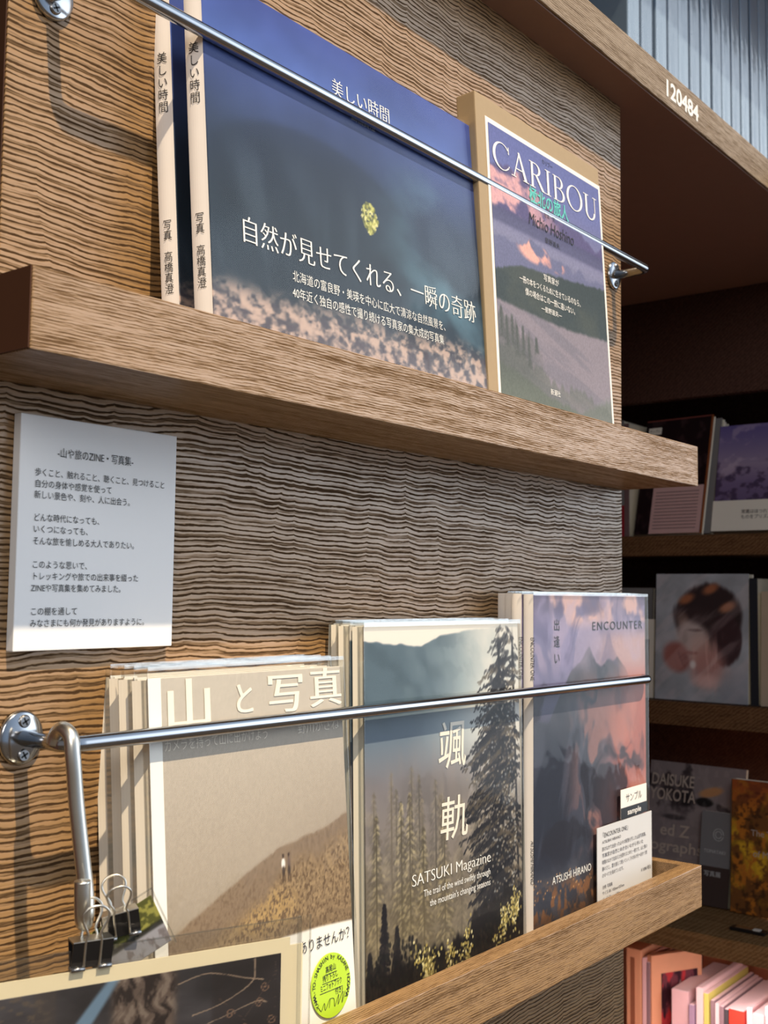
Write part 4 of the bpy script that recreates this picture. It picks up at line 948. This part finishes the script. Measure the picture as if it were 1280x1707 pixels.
wb_ = facing('white_book', 'pale card faced book partly hidden behind the red mountain book on the middle bookcase shelf', 0.3560, ZS2, 0.058, 0.128, 0.014, None, 3.0, x=0.708)
box('front_cover', 0, .058, -.0006, .0008, 0, .128, WHITE, wb_); box('picture', 0.008, .050, -.0012, -.0005, 0.02, .095, GREYB, wb_)
sb_ = facing('standing_card', 'grey card with faint lettering standing behind the red mountain book on the middle bookcase shelf', 0.375, ZS2, 0.060, 0.180, 0.008, None, 4.0, x=0.735)
box('front_cover', 0, .060, -.0006, .0008, 0, .180, GREYB, sb_); text('card_lettering', 'LIP', 0.030, 0.160, 0.012, INK_DK, sb_, y=-.001)
DKB = plain('navy_black_cloth', (30, 34, 46), 0.5)
db = facing('dark_spine_book', 'dark navy book standing right of the portrait book on the middle bookcase shelf', 0.1350, ZS2, 0.012, 0.196, 0.15, None, 0.0)
box('cover', -.0002, .0122, -.0006, .0008, 0, .196, DKB, db)
bb = facing('beige_book', 'beige book cut by the right edge of the photo on the middle bookcase shelf', 0.1180, ZS2, 0.115, 0.175, 0.018, None, 3.0, x=0.700)
box('front_cover', 0, .115, -.0006, .0008, 0, .175, plain('beige_board', (186, 168, 150), .6), bb); text('cover_lettering', '風景\n写真', .014, .046, .012, INK_DK, bb, y=-.001)
# bottom shelf
def paint_yoko():
    A = Art(130, 160, (112, 104, 108)); u, v = A.u, A.v; n = fbm(u * 5, v * 6, 4, 3)
    A.mix(sstep(.30, .20, v) * .6, (156, 138, 122)); A.mix(sstep(.56, .68, n) * .9 * sstep(.55, .7, v), (46, 40, 44)); A.mix(A.blob(.66, .80, .12, .035, .3, rot=.2), (158, 118, 84)); A.mix(A.blob(.60, .72, .09, .035, .2), (30, 28, 30))
    A.mix(A.blob(.40, .72, .10, .05, .4), (34, 30, 34)); A.mix(A.blob(.30, .58, .12, .02, .4) * .8, (50, 46, 50)); A.mix(A.blob(.26, .10, .18, .10, .2), (30, 26, 26)); A.mix(A.blob(.66, .36, .07, .05, .3), (44, 40, 42)); A.mix(A.blob(.82, .34, .05, .05, .3), (54, 48, 50)); A.mix(sstep(.5, .7, fbm(u * 20, v * 20, 3, 8)) * .2, (150, 140, 140)); return A
yk = facing('grey_magazine', 'dark grey magazine with large pale capitals leaning on the bottom bookcase shelf', 0.3150, ZS3, 0.1600, 0.2060, 0.008, lift(paint_yoko(), 1.2), 13.0, x=0.690, cat='magazine')
PALEL = plain('warm_grey_ink', (184, 170, 162), .6, vary=.02)
text('cover_title', 'DAISUKE\nYOKOTA', 0.004, 0.168, 0.026, PALEL, yk, y=-.0006, w=.078, line=.9, weight=.012)
text('cover_title', 'ed Z', 0.026, 0.090, 0.026, PALEL, yk, y=-.0006, weight=.012); text('cover_title', 'tographs', 0.002, 0.066, 0.024, PALEL, yk, y=-.0006, w=.098, weight=.012)
gb = facing('small_grey_book', 'small grey and black book between the capitals magazine and the autumn leaves book', 0.2090, ZS3, 0.0480, 0.1400, 0.014, None, 10.0, x=0.668)
box('front_cover', 0, .048, -.0006, .0008, 0, .14, plain('ash_grey_cover', (122, 122, 128), .5), gb); box('dark_panel', 0, .0482, -.0010, -.0004, 0, .058, plain('dark_brown_print', (64, 50, 48), .5), gb)
text('cover_lettering', 'TOMATAKI', .006, .078, .007, INK_GREY, gb, y=-.001, w=.034); text('cover_lettering', '写真展', .008, .044, .009, INK_GREY, gb, y=-.0014, w=.026); 
bm = bmesh.new()
for a_ in range(2): add_tube(bm, [(.028 + .008 * math.cos(t * .4) * (1 - .4 * a_), -.0012, .106 + .009 * math.sin(t * .4) * (1 - .4 * a_)) for t in range(16)], .0005, 6)
bm_obj('round_emblem', bm, INK_GREY, gb); box('clear_edge', .0475, .0485, -.0016, .0140, 0, .14, SLEEVE_S, gb)
def paint_autumn():
    A = Art(110, 150, (96, 62, 34)); u, v = A.u, A.v; n = fbm(u * 9, v * 13, 5, 3); m = fbm(u * 30, v * 34, 3, 9)
    A.mix(sstep(.45, .6, n), (150, 92, 36)); A.mix(sstep(.5, .65, m) * .7, (52, 34, 24)); A.mix(sstep(.45, .7, fbm(u * 5 + 3, v * 5, 3, 7)) * sstep(.3, .6, m), (178, 140, 40)); A.mix(sstep(.72, 1, v) * .6, (112, 48, 34)); return A
ab = facing('autumn_photo_book', 'orange brown photo book of autumn foliage at the right on the bottom bookcase shelf', 0.1560, ZS3, 0.1500, 0.1950, 0.018, lift(paint_autumn(), 1.25), 4.0, x=0.665, mat=ART)
text('cover_title', 'The Trees\n of Memory', .030, .115, .013, PALEL, ab, y=-.0006, line=2.3)
# metal label holder on that shelf
lh = root('label_holder', 'small dark metal label holder lying on the bottom bookcase shelf', 'label holder', (0.585, 0.098, ZS3 + .0002), (0, 0, RZ + R(0)))
bm = bmesh.new(); add_box(bm, -.025, .025, -.008, .008, 0, .0045, .0018, 3); bm_obj('base', bm, BLACK, lh)
box('clear_window', -.018, .006, -.005, .005, .0044, .0052, STEEL, lh, bevel=.0003); box('white_end', .007, .017, -.005, .005, .0044, .0054, WHITE, lh, bevel=.0003)

# ------------------------------------------------------------------ pink lit bin of magazines under the bookcase
OR1 = plain('orange_box_board', (226, 166, 130), .5); PK1 = plain('pale_pink_cover', (238, 196, 200), .5); PK2 = plain('pink_lit_white_pages', (244, 214, 216), .6); LIL = plain('lilac_cover', (176, 150, 178), .5); REDC = plain('bright_red_cover', (220, 64, 48), .5); YEL = plain('pale_yellow_cover', (214, 208, 110), .5); GRYC = plain('mauve_grey_pages', (150, 124, 132), .6)  # bin colours carry a tint of the pinkish light
ZB = -0.9248
led_d = bpy.data.lights.new('under_shelf_strip', 'AREA'); led_d.shape = 'RECTANGLE'; led_d.size = 0.9; led_d.size_y = 0.02; led_d.energy = 3.0; led_d.color = (1.0, 0.80, 0.76)
led = bpy.data.objects.new('under_shelf_strip', led_d); COL.objects.link(led); led.location = (0.55, 0.1, -0.650); led.rotation_euler = (0, -R(25), R(90))
led.rotation_euler = Vector((0.30, 0, -1.0)).to_track_quat('-Z', 'X').to_euler()
bx = 0.612
ob = root('orange_file_box', 'orange cardboard file box at the left end of the magazine bin', 'box', (bx, 0.3000, ZB), (0, 0, RZ))
box('case', 0.0, 0.025, 0.0, 0.22, 0.0, 0.245, OR1, ob, bevel=.002); box('spine_label', 0.007, 0.014, -.0006, .0002, 0.05, .232, plain('brown_strip', (150, 92, 66), .6), ob)
for q, (yy, w_, h_, m_, lab) in enumerate(((0.2735, .006, .234, PK1, 'thin pink folder between the orange box and the framed picture'), (0.2660, .005, .229, GRYC, 'thin grey folder just left of the framed picture'))):
    f_ = root('thin_folder', lab, 'folder', (bx, yy, ZB), (0, 0, RZ), 'thin folders beside the orange box'); box('cover', 0, w_, 0, .20, 0, h_, m_, f_, bevel=.0006); box('pages', .001, w_ - .001, .001, .199, h_ - .0005, h_ + .001, PK2, f_)
def paint_red():
    A = Art(60, 110, (112, 62, 72)); u, v = A.u, A.v; n = fbm(u * 5, v * 8, 4, 3)
    A.mix(sstep(.5, .62, n), (186, 60, 66)); A.mix(sstep(.5, .62, fbm(u * 6 + 4, v * 6, 4, 9)), (58, 34, 44)); A.mix(A.blob(.5, .8, .05, .12, .3, rot=-.2), (226, 196, 190)); A.mix(A.blob(.62, .86, .04, .03, .3), (222, 170, 120)); A.mix(A.blob(.38, .64, .06, .08, .3), (206, 46, 70)); A.mix(A.blob(.2, .25, .06, .05, .3), (228, 170, 180)); return A
fp = root('framed_picture', 'orange bordered board with a red and dark picture in the magazine bin', 'picture', (bx, 0.2585, ZB), (0, 0, RZ + R(62)))
box('board', 0.0, 0.095, 0.0, 0.010, 0.0, 0.240, OR1, fp, bevel=.001); art_panel('picture', paint_red(), 0.018, 0.086, 0.03, 0.212, -.0006, ART, fp, thick=.0008)
mags = [(0.2250, .026, .200, PK1, 'tall pale pink magazine left of the yellow edged one in the bin'), (0.1960, .008, .185, LIL, 'slim lilac magazine low between the pink and yellow edged ones'), (0.1850, .010, .212, PK2, 'white magazine beside the yellow edged one in the bin'), (0.1740, .007, .206, YEL, 'yellow edged magazine in the bin'),
        (0.1650, .006, .197, GRYC, 'mauve magazine right of the yellow edged one'), (0.1575, .006, .195, PK2, 'first of the thin white magazines left of the red one'), (0.1500, .006, .193, GRYC, 'mauve grey magazine just left of the dark one'), (0.1425, .006, .191, INK_DK, 'dark spined magazine left of the red one in the bin'),
        (0.1350, .022, .194, REDC, 'bright red magazine in the bin under the bookcase'), (0.1115, .008, .199, PK2, 'white magazine directly right of the red one'), (0.1020, .017, .194, PK1, 'pale pink magazine second to the right of the red one'), (0.0835, .007, .208, PK2, 'white magazine left of the purple edged one at the right'), (0.0750, .006, .214, LIL, 'purple edged magazine near the right edge of the photo'), (0.0675, .012, .211, PK2, 'white magazine at the right edge of the photo in the bin')]
for yy, w_, h_, m_, lab in mags:
    g = root('bin_magazine', lab, 'magazine', (bx - .012 + (yy * 37 % .012), yy, ZB), (0, 0, RZ), 'magazines in the bin under the bookcase')
    box('cover', 0, w_, 0, .16, 0, h_, m_, g, bevel=.0005); box('pages', .0008, w_ - .0008, .0015, .1585, h_ - .001, h_ + .0008, PK2, g)
    if m_ is REDC: box('white_patch', .008, .018, -.0006, .0002, .13, .165, PK2, g); box('dark_patch', .006, .016, -.0008, .0002, .11, .14, INK_DK, g)
